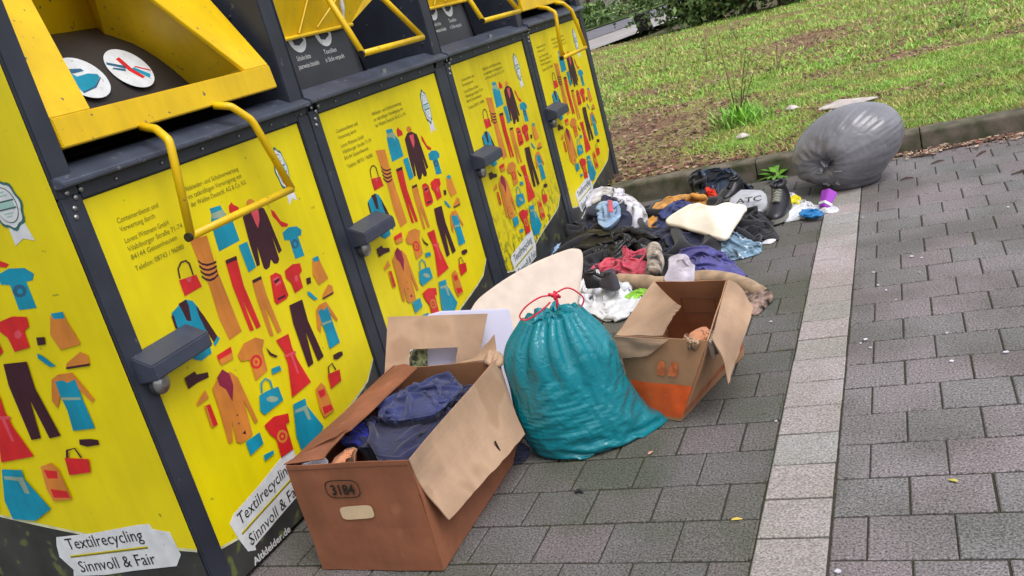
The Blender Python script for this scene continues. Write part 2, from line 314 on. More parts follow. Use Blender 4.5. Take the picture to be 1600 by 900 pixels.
ART=[('b',[(0.460,1.104),(0.513,1.100),(0.515,1.086),(0.523,1.069),(0.544,1.041),(0.544,0.970),(0.434,0.968),(0.439,1.025),(0.446,1.065),(0.459,1.085)]),
('p',[(0.458,1.087),(0.514,1.085),(0.526,1.063),(0.511,1.050),(0.495,1.064),(0.455,1.071)]),
('r',[(0.550,1.087),(0.569,1.095),(0.573,1.085),(0.593,1.071),(0.590,1.054),(0.543,1.056),(0.544,1.075)]),
('o',[(0.680,1.059),(0.673,1.054),(0.662,1.051),(0.651,1.052),(0.641,1.057),(0.636,1.064),(0.637,1.071),(0.643,1.077),(0.654,1.080),(0.666,1.079),(0.675,1.074),(0.680,1.067)]),
('d',[(0.596,1.034),(0.633,1.054),(0.675,1.052),(0.716,1.031),(0.722,1.002),(0.734,0.872),(0.712,0.867),(0.708,0.936),(0.705,0.849),(0.691,0.839),(0.671,0.844),(0.662,0.863),(0.642,0.842),(0.622,0.840),(0.612,0.848),(0.616,0.925),(0.600,0.866),(0.582,0.865),(0.585,0.943)]),
('k',[(0.644,1.040),(0.686,1.039),(0.674,1.002),(0.652,0.979),(0.647,1.001)]),
('r',[(0.749,1.017),(0.763,1.006),(0.780,0.966),(0.815,0.944),(0.803,0.937),(0.776,0.946),(0.758,0.977),(0.746,0.995)]),
('b',[(0.770,0.926),(0.809,0.933),(0.857,0.923),(0.878,0.902),(0.866,0.887),(0.846,0.888),(0.846,0.815),(0.790,0.821),(0.793,0.891),(0.765,0.899)]),
('g',[(0.836,0.862),(0.826,0.854),(0.812,0.852),(0.800,0.856),(0.793,0.865),(0.794,0.876),(0.804,0.884),(0.818,0.887),(0.831,0.882),(0.838,0.873)]),
('b',[(0.824,0.865),(0.819,0.861),(0.812,0.861),(0.807,0.865),(0.807,0.871),(0.813,0.875),(0.820,0.875),(0.825,0.871)]),
('o',[(0.328,1.043),(0.406,1.031),(0.397,0.936),(0.397,0.901),(0.401,0.813),(0.406,0.704),(0.340,0.701),(0.330,0.780),(0.339,0.888),(0.332,0.967)]),
('d',[(0.331,0.976),(0.343,0.961),(0.363,0.951),(0.386,0.947),(0.407,0.947),(0.404,0.940),(0.384,0.941),(0.360,0.944),(0.341,0.955),(0.329,0.969)]),
('d',[(0.329,0.960),(0.341,0.945),(0.359,0.935),(0.382,0.933),(0.402,0.934),(0.400,0.927),(0.380,0.926),(0.357,0.929),(0.338,0.939),(0.326,0.953)]),
('d',[(0.326,0.944),(0.338,0.929),(0.356,0.920),(0.378,0.918),(0.398,0.921),(0.395,0.914),(0.375,0.911),(0.353,0.913),(0.336,0.922),(0.324,0.937)]),
('d',[(0.324,0.928),(0.336,0.913),(0.352,0.904),(0.374,0.903),(0.393,0.908),(0.391,0.901),(0.371,0.896),(0.350,0.897),(0.334,0.906),(0.321,0.921)]),
('r',[(0.227,0.946),(0.252,0.943),(0.303,0.937),(0.308,0.896),(0.226,0.895)]),
('k',[(0.255,0.942),(0.281,0.938),(0.272,0.925),(0.259,0.928)]),
('d',[(0.236,0.948),(0.243,0.977),(0.262,0.989),(0.279,0.988),(0.288,0.977),(0.287,0.940),(0.293,0.940),(0.295,0.977),(0.283,0.992),(0.259,0.994),(0.237,0.979),(0.230,0.950)]),
('b',[(0.151,0.869),(0.188,0.879),(0.222,0.886),(0.249,0.871),(0.263,0.841),(0.262,0.782),(0.247,0.698),(0.196,0.695),(0.169,0.712),(0.155,0.818)]),
('d',[(0.191,0.884),(0.226,0.884),(0.227,0.863),(0.216,0.818),(0.198,0.827),(0.195,0.859)]),
('d',[(0.255,0.853),(0.272,0.812),(0.295,0.734),(0.273,0.722),(0.258,0.775),(0.252,0.820)]),
('b',[(0.295,0.734),(0.303,0.725),(0.273,0.710),(0.268,0.721)]),
('d',[(0.147,0.862),(0.157,0.863),(0.154,0.819),(0.145,0.824)]),
('r',[(0.445,0.934),(0.501,0.931),(0.488,0.833),(0.499,0.682),(0.475,0.683),(0.458,0.804),(0.462,0.685),(0.442,0.689),(0.437,0.852)]),
('d',[(0.446,0.934),(0.502,0.930),(0.500,0.918),(0.445,0.921)]),
('b',[(0.529,0.957),(0.575,0.956),(0.575,0.866),(0.532,0.862)]),
('o',[(0.533,0.830),(0.583,0.831),(0.579,0.763),(0.589,0.628),(0.567,0.627),(0.551,0.741),(0.544,0.630),(0.526,0.635),(0.526,0.774)]),
('d',[(0.534,0.833),(0.583,0.831),(0.583,0.820),(0.534,0.822)]),
('r',[(0.628,0.815),(0.662,0.815),(0.684,0.799),(0.687,0.722),(0.670,0.714),(0.612,0.715),(0.605,0.730)]),
('k',[(0.635,0.800),(0.668,0.799),(0.673,0.773),(0.640,0.772)]),
('d',[(0.637,0.793),(0.668,0.793),(0.669,0.784),(0.639,0.781)]),
('d',[(0.625,0.734),(0.670,0.730),(0.669,0.723),(0.625,0.725)]),
('r',[(0.711,0.804),(0.762,0.810),(0.806,0.799),(0.802,0.772),(0.781,0.764),(0.778,0.717),(0.724,0.715),(0.721,0.757),(0.704,0.778)]),
('k',[(0.768,0.754),(0.760,0.748),(0.751,0.747),(0.745,0.753),(0.746,0.762),(0.754,0.769),(0.764,0.770),(0.770,0.764)]),
('o',[(0.878,0.785),(0.920,0.787),(0.922,0.760),(0.937,0.694),(0.869,0.691),(0.856,0.738)]),
('b',[(0.882,0.791),(0.921,0.788),(0.919,0.770),(0.886,0.775)]),
('d',[(0.810,0.739),(0.837,0.735),(0.830,0.715),(0.805,0.717)]),
('b',[(0.793,0.696),(0.808,0.686),(0.836,0.650),(0.815,0.653),(0.789,0.683)]),
('o',[(0.872,0.652),(0.925,0.674),(0.945,0.660),(0.940,0.636),(0.865,0.642)]),
('d',[(0.865,0.642),(0.941,0.638),(0.937,0.632),(0.863,0.636)]),
('d',[(0.672,0.689),(0.750,0.681),(0.742,0.603),(0.762,0.454),(0.722,0.452),(0.710,0.577),(0.694,0.457),(0.660,0.457),(0.660,0.626)]),
('o',[(0.805,0.617),(0.831,0.627),(0.877,0.624),(0.885,0.606),(0.913,0.538),(0.902,0.532),(0.872,0.585),(0.836,0.600),(0.788,0.534),(0.779,0.558)]),
('b',[(0.814,0.609),(0.838,0.609),(0.850,0.599),(0.878,0.604),(0.877,0.547),(0.880,0.458),(0.808,0.462),(0.816,0.522),(0.812,0.574)]),
('p',[(0.810,0.563),(0.872,0.552),(0.872,0.545),(0.812,0.554)]),
('d',[(0.816,0.434),(0.853,0.430),(0.875,0.423),(0.873,0.409),(0.833,0.409),(0.811,0.419)]),
('o',[(0.348,0.644),(0.393,0.666),(0.455,0.661),(0.490,0.637),(0.466,0.613),(0.456,0.542),(0.386,0.537),(0.393,0.608),(0.354,0.621)]),
('r',[(0.445,0.577),(0.436,0.568),(0.422,0.565),(0.407,0.569),(0.395,0.578),(0.390,0.590),(0.392,0.601),(0.401,0.610),(0.415,0.613),(0.430,0.610),(0.442,0.601),(0.447,0.589)]),
('o',[(0.434,0.582),(0.427,0.576),(0.416,0.575),(0.407,0.579),(0.401,0.588),(0.403,0.596),(0.410,0.603),(0.420,0.604),(0.430,0.599),(0.436,0.591)]),
('r',[(0.425,0.586),(0.421,0.583),(0.415,0.583),(0.411,0.587),(0.412,0.592),(0.416,0.596),(0.422,0.595),(0.425,0.591)]),
('d',[(0.486,0.613),(0.501,0.584),(0.528,0.561),(0.516,0.560),(0.492,0.580)]),
('r',[(0.545,0.611),(0.617,0.605),(0.611,0.555),(0.617,0.507),(0.646,0.407),(0.524,0.405),(0.562,0.515),(0.563,0.559)]),
('k',[(0.561,0.549),(0.622,0.538),(0.622,0.529),(0.561,0.540)]),
('k',[(0.589,0.536),(0.602,0.533),(0.601,0.463),(0.592,0.464)]),
('r',[(0.262,0.683),(0.333,0.682),(0.329,0.663),(0.262,0.666)]),
('o',[(0.262,0.666),(0.329,0.663),(0.325,0.644),(0.266,0.648)]),
('d',[(0.107,0.680),(0.153,0.680),(0.156,0.668),(0.202,0.654),(0.199,0.639),(0.148,0.645),(0.106,0.644)]),
('o',[(0.196,0.602),(0.245,0.624),(0.292,0.613),(0.314,0.582),(0.331,0.419),(0.314,0.419),(0.304,0.508),(0.288,0.393),(0.252,0.392),(0.226,0.395),(0.210,0.409),(0.224,0.475),(0.196,0.417),(0.178,0.421),(0.190,0.524)]),
('m',[(0.229,0.622),(0.263,0.635),(0.285,0.609),(0.284,0.570),(0.255,0.527),(0.247,0.573),(0.227,0.597)]),
('d',[(0.246,0.419),(0.264,0.422),(0.261,0.408)]),
('d',[(0.258,0.478),(0.255,0.477),(0.251,0.479),(0.250,0.482),(0.253,0.483),(0.257,0.481)]),
('d',[(0.251,0.452),(0.248,0.451),(0.244,0.453),(0.244,0.456),(0.247,0.457),(0.250,0.456)]),
('o',[(0.115,0.592),(0.165,0.612),(0.169,0.585),(0.114,0.583)]),
('r',[(0.140,0.570),(0.164,0.565),(0.164,0.496),(0.135,0.499)]),
('o',[(0.139,0.568),(0.147,0.567),(0.143,0.497),(0.135,0.499)]),
('b',[(0.377,0.487),(0.423,0.483),(0.477,0.471),(0.478,0.420),(0.370,0.420),(0.357,0.443)]),
('p',[(0.456,0.435),(0.448,0.432),(0.432,0.436),(0.416,0.444),(0.404,0.454),(0.402,0.462),(0.410,0.464),(0.425,0.461),(0.442,0.452),(0.454,0.442)]),
('b',[(0.397,0.488),(0.408,0.515),(0.431,0.520),(0.445,0.506),(0.442,0.480),(0.450,0.477),(0.453,0.505),(0.432,0.526),(0.401,0.520),(0.389,0.492)]),
('b',[(0.475,0.538),(0.519,0.529),(0.520,0.512),(0.469,0.519)]),
('r',[(0.747,0.388),(0.823,0.373),(0.812,0.333),(0.739,0.334)]),
('d',[(0.759,0.385),(0.768,0.407),(0.790,0.410),(0.798,0.381),(0.805,0.380),(0.794,0.413),(0.762,0.411),(0.752,0.388)]),
('o',[(0.655,0.373),(0.696,0.380),(0.711,0.357),(0.716,0.259),(0.650,0.261),(0.644,0.302)]),
('r',[(0.661,0.362),(0.704,0.352),(0.697,0.329),(0.663,0.334)]),
('r',[(0.657,0.301),(0.710,0.286),(0.711,0.265),(0.656,0.272)]),
('b',[(0.517,0.384),(0.586,0.372),(0.581,0.346),(0.630,0.238),(0.557,0.206),(0.479,0.221),(0.478,0.284),(0.504,0.351)]),
('p',[(0.514,0.362),(0.579,0.349),(0.579,0.294),(0.563,0.299),(0.558,0.340),(0.512,0.352)]),
('r',[(0.350,0.392),(0.407,0.395),(0.478,0.370),(0.469,0.341),(0.449,0.345),(0.442,0.253),(0.373,0.260),(0.381,0.326),(0.362,0.353)]),
('o',[(0.437,0.305),(0.428,0.297),(0.415,0.295),(0.401,0.299),(0.391,0.308),(0.386,0.320),(0.388,0.331),(0.397,0.339),(0.409,0.341),(0.423,0.337),(0.434,0.328),(0.439,0.316)]),
('r',[(0.427,0.310),(0.420,0.304),(0.410,0.304),(0.401,0.309),(0.396,0.318),(0.397,0.326),(0.404,0.332),(0.414,0.332),(0.423,0.327),(0.428,0.319)]),
('o',[(0.419,0.314),(0.415,0.312),(0.409,0.313),(0.405,0.317),(0.405,0.322),(0.409,0.324),(0.415,0.323),(0.419,0.319)]),
('b',[(0.246,0.389),(0.319,0.384),(0.318,0.344),(0.245,0.340)]),
('b',[(0.299,0.311),(0.350,0.301),(0.347,0.289),(0.296,0.291)])]
# ---------------- materials ----------------
def algae_z(m):   # algae grows only low down on the door, on its left half
    t=m.node_tree; mx=[n for n in t.nodes if n.type=='MIX_RGB' and n.name!='streakmix'][0]; old=mx.inputs[0].links[0].from_socket; tc=[n for n in t.nodes if n.type=='TEX_COORD'][0]
    s=t.nodes.new('ShaderNodeSeparateXYZ'); t.links.new(tc.outputs['Object'],s.inputs[0]); n=t.nodes.new('ShaderNodeTexNoise'); n.inputs['Scale'].default_value=5; t.links.new(tc.outputs['Object'],n.inputs[0])
    a=t.nodes.new('ShaderNodeMath'); a.operation='MULTIPLY_ADD'; a.inputs[1].default_value=-2.6; a.inputs[2].default_value=1.55; t.links.new(s.outputs['Z'],a.inputs[0])
    c=t.nodes.new('ShaderNodeMath'); c.operation='MULTIPLY_ADD'; c.inputs[1].default_value=2.2; t.links.new(n.outputs['Fac'],c.inputs[0]); d0=t.nodes.new('ShaderNodeMath'); d0.operation='ADD'; d0.inputs[1].default_value=-1.25; t.links.new(a.outputs[0],d0.inputs[0]); t.links.new(d0.outputs[0],c.inputs[2])
    c.use_clamp=True; p=t.nodes.new('ShaderNodeMath'); p.operation='MULTIPLY'; t.links.new(old,p.inputs[0]); t.links.new(c.outputs[0],p.inputs[1]); t.links.new(p.outputs[0],mx.inputs[0])
M={}
M['yellow']=mat('yellow_print',rgb(230,212,2),rough=.42,var=.06,vscale=3,bump=.05,bscale=9,streak=.06,speck=(rgb(120,125,40),28,.74))
M['yellowdirty']=mat('yellow_print_algae',rgb(224,206,2),rough=.55,var=.06,vscale=3,streak=.14,speck=(rgb(112,118,26),26,.52))
algae_z(M['yellowdirty'])
M['yedge']=mat('pale_sticker_edge',rgb(205,205,170),rough=.6,var=.15,vscale=30)
M['chute']=mat('chute_yellow_paint',rgb(233,192,8),rough=.38,var=.07,vscale=5,streak=.10,wear=1,speck=(rgb(150,130,40),45,.74),bump=.04,bscale=20)
M['frame']=mat('slate_steel_paint',rgb(46,51,64),rough=.5,var=.14,vscale=7,bump=.06,bscale=60,speck=(rgb(90,92,96),22,.70))
M['lid']=mat('lock_box_paint',rgb(60,65,82),rough=.45,var=.08,vscale=18,bump=.05,bscale=90,speck=(rgb(120,120,125),60,.72))
M['dark']=mat('black_plastic',rgb(34,33,36),rough=.45,var=.15,vscale=6)
M['lowpanel']=mat('dark_print',rgb(60,61,60),rough=.5,var=.2,vscale=7,streak=.2,speck=(rgb(95,102,60),14,.62))
M['drum']=mat('drum_black',rgb(50,45,43),rough=.5,var=.12,vscale=5)
M['drumblack']=mat('drum_blue_black',rgb(48,50,58),rough=.4,var=.12,vscale=5)
M['steel']=mat('galvanised_steel',rgb(170,170,172),rough=.35,metal=.9,var=.1,vscale=30)
M['lip']=mat('worn_lip',rgb(72,78,94),rough=.4,var=.12,vscale=10,metal=.1,speck=(rgb(110,114,122),45,.66),bump=.1)
M['white']=mat('white_sticker',rgb(215,218,222),rough=.5,var=.06,vscale=25,speck=(rgb(160,165,160),60,.68))
M['ink']=mat('black_ink',rgb(28,26,20),rough=.6,var=.05)
M['inkgrey']=mat('grey_ink',rgb(122,116,30),rough=.6,var=.05)
M['wink']=mat('white_ink',rgb(210,210,210),rough=.6,var=.05)
pc={'b':rgb(0,146,178),'r':rgb(214,34,40),'o':rgb(214,132,52),'d':rgb(62,20,38),'k':rgb(222,80,96),'p':rgb(150,172,150),'g':rgb(40,96,130),'m':rgb(140,30,64)}
PM={k:mat('print_'+n,pc[k],rough=.5,var=.10,vscale=9,streak=.16) for k,n in dict(b='turquoise',r='red',o='orange',d='maroon',k='pink',p='sage',g='blue',m='wine').items()}
PK=list(PM)
PMATS=[PM[k] for k in PK]
# ---------------- containers ----------------
def arcpts(n=14):   # bottom edge of the yellow print, u from panel left
    u=[0,.15,.4,.6,.8,.93,1.0,1.053]; z=[.165,.130,.155,.195,.222,.242,.262,.312]
    us=np.linspace(0,1.053,n); return [(a,float(np.interp(a,u,z))) for a in us]
def decal(mb,pts2,fn,mi):
    mb.add([fn(u,v) for u,v in pts2],[tuple(range(len(pts2)))],mi)
def badge(par,fn,cu,cv,su=.034,sv=.07,name='quality_badge'):
    mb=MB(); n=40
    def el(a,b,k,mi,lob=0):
        pts=[]
        for t in np.linspace(0,2*math.pi,n,endpoint=False):
            q=1+lob*math.cos(8*t); pts.append((cu+su*a*q*math.cos(t),cv+sv*b*q*math.sin(t)))
        mb.add([fn(u,v,k) for u,v in pts],[tuple(range(n))],mi)
    el(1.12,1.12,.0016,1,.06); el(.98,.98,.0024,0,.05); el(.80,.80,.0030,1); el(.76,.76,.0036,0)
    for s in (-1,1):
        mb.add([fn(cu+su*a,cv+sv*b,.0042) for a,b in ((-.7,s*.17-.03),(.7,s*.17-.03),(.7,s*.17+.04),(-.7,s*.17+.04))],[(0,1,2,3)],1)
    mb.add([fn(cu+su*a,cv+sv*b,.0042) for a,b in ((-.62,-.09),(.62,-.09),(.62,.1),(-.62,.1))],[(0,1,2,3)],2)
    for k,(a,b,ww) in enumerate(((0,.55,.5),(0,.4,.8),(0,-.38,.7),(0,-.52,.45))):
        mb.add([fn(cu+su*(a-ww/2),cv+sv*b,.0042),fn(cu+su*(a+ww/2),cv+sv*b,.0042),fn(cu+su*(a+ww/2),cv+sv*(b+.05),.0042),fn(cu+su*(a-ww/2),cv+sv*(b+.05),.0042)],[(0,1,2,3)],2)
    mb.add([fn(cu+su*a,cv+sv*b,.0010) for a,b in ((-.5,-.9),(.75,-.9),(.95,-1.75),(.2,-1.55),(-.55,-1.8))],[(0,1,2,3,4)],0)
    return mb.build(name,[M['white'],mat('badge_teal',rgb(52,104,104),var=.05),mat('badge_mint',rgb(150,195,185),var=.05)],par,fix=False)
def sticker(par,corners,fn,ou,ov,L,hh,tilt=0,name='paper_sticker'):
    """white torn two-line sticker"""
    mb=MB(); rr=random.Random(int(ou*997)+3)
    top=corners; n=len(top)
    mb.plate([fn(u,v,.0016) for u,v in top],np.array(fn(0,0,.0022))-np.array(fn(0,0,.0016)),0)
    o=mb.build(name,[M['white']],par,fix=True)
    tb=MB(); e0=np.array(fn(0,0,0)); ux=np.array(fn(1,tilt,0))-e0; ux/=np.linalg.norm(ux); uz=np.array(fn(0,1,0))-e0; nn=np.array(fn(0,0,1))-e0
    text_mesh('Textilrecycling',hh,fn(ou,ov,.0028),ux,uz,nn,0,tb,width=L)
    text_mesh('Sinnvoll & Fair',hh,fn(ou+.012,ov-.083,.0028),ux,uz,nn,0,tb,width=L*1.0)
    tb.add([fn(ou-.005,ov-.030,.0028),fn(ou+L,ov-.030+tilt*L,.0028),fn(ou+L,ov-.0245+tilt*L,.0028),fn(ou-.005,ov-.0245,.0028)],[(0,1,2,3)],1)
    tb.add([fn(ou-.005,ov-.0245,.0028),fn(ou+L,ov-.0245+tilt*L,.0028),fn(ou+L,ov-.021+tilt*L,.0028),fn(ou-.005,ov-.021,.0028)],[(0,1,2,3)],2)
    tb.build('sticker_lettering',[M['ink'],M['inkgrey'],M['yellow']],o,fix=False)
    return o
def art(par,fn,name='clothing_print'):
    mb=MB()
    for i,(c,pts) in enumerate(ART):
        k=.0011+.00006*i
        mb.add([fn(u,v,k) for u,v in pts],[tuple(range(len(pts)))],PK.index(c))
    return mb.build(name,PMATS,par,fix=False)
PL=[.096,1.299,2.540,3.729]; DZ=[-.011,-.006,0,.016]; ENDY=[1.222,2.470,3.655,4.868]; STY=[.018,1.226,2.474,3.659]
XD=-.010  # door surface
LAB=['nearest yellow textile collection container with its chute open wide and clothing prints on two sides',
 'second yellow textile container from the camera, chute swung in, cardboard leaning on it',
 'third yellow textile container from the camera, algae stains low on its door, chute swung in',
 'farthest yellow textile container, chute open, standing at the mossy kerb and grass']
def text_block(par,fn,dz):
    tb=MB(); e0=np.array(fn(0,0,0)); ux=np.array(fn(1,0,0))-e0; uz=np.array(fn(0,1,0))-e0; nn=np.array(fn(0,0,1))-e0
    L=['Containerdienst und','Verwertung durch:','','Lorenz Wittmann GmbH','Vilsbiburger Straße 71-74','84144 Geisenhausen','','Telefon: 08743 / 96080']
    W=[.17,.145,0,.185,.235,.195,0,.21]; V=[1.168,1.143,0,1.109,1.084,1.059,0,1.025]
    for t,wd,v in zip(L,W,V):
        if t: text_mesh(t,.022,fn(.085,v,.0012),ux,uz,nn,0,tb,width=wd)
    tb.build('printed_address',[M['inkgrey']],par,fix=False); tb=MB()
    for t,wd,v in zip(['Altkleider- und Schuhverwertung','im tatkräftigen Vereinigung mit','der Walden Deutschl. AG & Co. KG'],[.27,.275,.285],[1.180,1.155,1.130]):
        text_mesh(t,.022,fn(.385,v,.0012),ux,uz,nn,0,tb,width=wd)
    return tb.build('printed_address',[M['inkgrey']],par,fix=False)
def container(k):
    y0,y1,pl=STY[k],ENDY[k],PL[k]; dz=DZ[k]; pr=pl+1.053; opened=k in (0,3)
    root=empty('textile_container',(0,y0,0),LAB[k],'clothes container','yellow textile containers standing in a row')
    zt=1.260+dz
    # body shell
    b=MB(); b.box((-1.12,y0,.02),(XD-.004,y1,zt+.02))
    b.build('body',[M['frame']],root,bevel=.004)
    # upper side walls + back + roof
    lw=.072 if k==0 else .012
    def wall(ya,yb,nm):
        m=MB(); m.plate([(-1.12,ya,zt+.02),(-.0,ya,zt+.02),(-.0,ya,2.0),(-.25,ya,2.15),(-1.12,ya,2.15)],(0,yb-ya,0)); return m.build(nm,[M['frame']],root,bevel=.004)
    wall(y0,y0+lw,'side_wall'); wall(y1-.085,y1,'side_wall')
    m=MB(); m.box((-1.12,y0+lw,zt+.02),(-1.08,y1-.085,2.15)); m.build('rear_wall',[M['frame']],root)
    m=MB(); m.box((-1.08,y0+lw+.001,2.11),(-.25,y1-.086,2.148)); m.build('roof',[M['frame']],root)
    # front frame members
    m=MB(); m.box((XD-.003,y0,.02),(0,pl-.004,zt+.02)); m.build('corner_post',[M['frame']],root,bevel=.003)
    m=MB(); m.box((XD-.003,pr+.004,.02),(0,y1,zt+.02)); m.build('corner_post',[M['frame']],root,bevel=.003)
    m=MB(); m.box((XD-.003,pl-.003,zt+.006),(-.001,pr+.003,zt+.045)); m.build('top_rail',[M['frame']],root,bevel=.002)
    m=MB(); m.plate([(-.14,y0+.002,zt+.0455),(.022,y0+.002,zt+.0455),(.030,y0+.002,zt+.048),(.031,y0+.002,zt+.058),(.026,y0+.002,zt+.064),(-.045,y0+.002,zt+.100),(-.14,y0+.002,zt+.102)],(0,y1-y0-.004,0))
    m.build('lip',[M['lip']],root,bevel=.002)
    # door : black recess + yellow print + dark base print
    fn=lambda u,v,n=0.: (XD+n,pl+u,v+dz)
    arc=arcpts()
    m=MB(); m.plate([fn(0,.03,-.003),fn(1.053,.03,-.003)]+[fn(u,v,-.003) for u,v in arc[::-1]],(.004,0,0)); low=m.build('lower_door',[M['lowpanel']],root)
    m=MB(); m.plate([fn(u,v,-.003) for u,v in arc]+[fn(1.053,1.26,-.003),fn(0,1.26,-.003)],(.0035,0,0)); door=m.build('door',[M['yellowdirty'] if k==2 else M['yellow']],root)
    m=MB()
    for (u,v),(u2,v2) in zip(arc[:-1],arc[1:]): m.add([fn(u,v-.004,.0016),fn(u2,v2-.004,.0016),fn(u2,v2+.004,.0016),fn(u,v+.004,.0016)],[(0,1,2,3)])
    m.build('print_edge',[M['yedge']],door,fix=False)
    art(door,fn); badge(door,fn,.878,1.128); text_block(door,fn,dz)
    if True:
        cor=[(.079,.140),(.066,.205),(.095,.222),(.24,.237),(.405,.262),(.445,.250),(.440,.160),(.405,.106),(.25,.095),(.13,.084),(.128,.070),(.095,.088)]
        off={0:(0,0),1:(0,0),2:(.03,-.0),3:(.06,.01)}[k]
        cor=[(u+off[0],v+off[1]) for u,v in cor]
        sticker(door,cor,fn,.102+off[0],.176+off[1],.30,.055,.07)
    tb=MB(); text_mesh('Altkleider.de',.034,fn(.10,.032,.0016),(0,1,-.03),(0,0,1),(1,0,0),0,tb,width=.20,bold=.0008); tb.build('web_address',[M['wink']],low,fix=False)
    # lock box
    lb=MB(); a,c=pl-.057,pl+.192
    lb.hexa([(XD,a,.735+dz),(.066,a-.002,.742+dz),(.066,c-.002,.742+dz),(XD,c,.735+dz),(XD,a,.822+dz),(.066,a-.002,.786+dz),(.066,c-.002,.786+dz),(XD,c,.822+dz)])
    lk=lb.build('lock_box',[M['lid']],root,bevel=.004)
    m=MB(); m.tube([(.0,pl-.004,.715+dz),(.022,pl-.004,.715+dz),(.032,pl-.004,.715+dz)],[.032,.032,.012],20); m.build('padlock',[M['steel']],lk,smooth=False,bevel=.002)
    # rivets
    rv=[(y0+.03,zt+.032),(y0+.052,zt+.014),(y0+.036,zt-.012),(y0+.078,zt+.030),(y0+.03,zt-.035)]
    rv+=[(pl+.13+.19*i,zt+.026) for i in range(6)]
    for i,(yy,zz) in enumerate(rv):
        r_=.0085 if i<5 else .0048; m=MB(); m.tube([(-.001,yy,zz),(.003,yy,zz),(.0055,yy,zz)],[r_,r_*.9,r_*.4],10); m.build('rivet',[M['steel']],root,smooth=True)
    for i in range(5):
        m=MB(); m.tube([(-.04-.03*i,y1-.0855,1.40+.09*i),(-.04-.03*i,y1-.0905,1.40+.09*i)],.005,8); m.build('rivet',[M['steel']],root)
    # hopper
    ia,ib=y0+lw+.002,y1-.087
    m=MB(); m.box((-1.0,ia,zt+.1025),(-.56,ib,zt+.11)); m.build('hopper_floor',[M['dark']],root)
    if opened:
        o=.002 if k==0 else .012; ya,yb=ia+.0,ib-.045
        if k==3: ya+=.04
        ch=MB()
        zb,zc=1.403+dz,1.484+dz
        ch.hexa([(-.03,ya,zb-.004),(.004,ya,zb),(.004,yb,zb),(-.03,yb,zb-.004),(-.03,ya,zc),(-.002,ya,zc),(-.002,yb,zc),(-.03,yb,zc)])
        g=ch.build('chute_front',[M['chute']],root,bevel=.003)
        zt2=1.97; xt=lambda z:-.004-(z-zc)*.56
        for (b0,b1,t0,t1) in ((ya,ya+.145,ya,ya+.33),(yb-.135,yb,yb-.36,yb)):
            f=MB(); f.plate([(xt(zc)-.001,b0,zc+.001),(xt(zc)-.001,b1,zc+.001),(xt(zt2),t1,zt2),(xt(zt2),t0,zt2)],(-.012,0,-.008)); f.build('chute_flange',[M['chute']],root,bevel=.002)
        # inner walls
        for b1,t1,yi in ((ya+.147,ya+.332,ya+.05),(yb-.137,yb-.362,yb-.065)):
            f=MB(); s=.004 if yi<ya+.1 else -.004
            f.plate([(-.019,b1,zc+.002),(xt(zt2)-.014,t1,zt2),(-.65,yi,zt2),(-.65,yi,1.43)],(0,-s,0)); f.build('chute_side',[M['chute']],root)
        f=MB(); f.plate([(-.60,ya,1.74),(-.60,yb,1.74),(-.52,yb,2.09),(-.52,ya,2.09)],(-.006,0,0)); f.build('chute_back',[M['chute']],root)
        prof=[(-.034,1.425),(-.2,1.435),(-.255,1.47),(-.272,1.505),(-.291,1.554),(-.317,1.601),(-.345,1.64),(-.376,1.672),(-.443,1.718),(-.52,1.753),(-.60,1.77),(-.75,1.78)]
        d=MB(); vs=[];fs=[]
        for x,z in prof: vs+=[(x,ya+.004,z+dz),(x,yb-.004,z+dz)]
        for i in range(len(prof)-1): fs.append((2*i,2*i+1,2*i+3,2*i+2))
        d.add(vs,fs); d.add([(x,y,z-.006) for x,y,z in vs],fs)
        dr=d.build('drum',[M['drum']],root,smooth=True)
        # stickers on the 42 deg plane
        t=np.array([-.103,0,.166]); t/=np.linalg.norm(t); nn=np.cross([0,1,0],t); nn=-nn if nn[0]<0 else nn
        for q,(cy,s0) in enumerate(((.35,.055),(.58,.095))):
            c0=np.array([-.290,0,1.547+dz])+t*.043+nn*.010
            c0[1]=y0+(.533 if q==0 else .739)
            if k==0: c0[1]-=.0
            s=MB(); R=.086
            P2=lambda a,bb,kk=0.: c0+np.array([0,1,0])*a+t*bb+nn*kk
            s.add([P2(R*math.cos(z),R*math.sin(z)) for z in np.linspace(0,2*math.pi,36,endpoint=False)],[tuple(range(36))],0)
            if q==1:
                for mi,pl_ in ((2,[(-.075,.03),(-.07,.04),(-.01,.012),(-.015,0)]),(2,[(-.07,.01),(-.06,.014),(-.02,.0),(-.025,-.01)]),(3,[(-.02,.045),(0,.05),(.008,.0),(.03,-.045),(.014,-.05),(-.012,-.01)]),(1,[(.005,-.005),(.02,.0),(.062,-.04),(.045,-.055)]),(3,[(.025,.0),(.03,.004),(.078,-.022),(.076,-.028)])):
                    s.add([P2(a,bb,.0008) for a,bb in pl_],[tuple(range(len(pl_)))],mi)
            else:
                for mi,pl_ in ((1,[(-.05,-.05),(-.055,.02),(-.03,.03),(-.02,.008),(.03,.012),(.062,.002),(.06,-.01),(.01,-.04)]),(2,[(-.05,.03),(-.045,.045),(.02,.035),(.025,.024),(-.02,.022)]),(2,[(-.05,-.056),(.012,-.046),(.062,-.014),(.062,-.01),(.01,-.04),(-.05,-.05)])):
                    s.add([P2(a,bb,.0008) for a,bb in pl_],[tuple(range(len(pl_)))],mi)
            s.build('round_sticker',[M['white'],PM['b'],PM['g'],PM['r']],dr,fix=False)
        hy=y0+ (.30 if k==0 else .262)
        top=[(.0,hy+.072,1.402+dz),(.06,hy+.06,1.385+dz),(.115,hy+.035,1.345+dz),(.10,hy,1.070+dz)]
        top2=[(.0,hy+.412,1.402+dz),(.05,hy+.43,1.385+dz),(.085,hy+.465,1.325+dz),(.10,hy+.53,1.070+dz)]
    else:
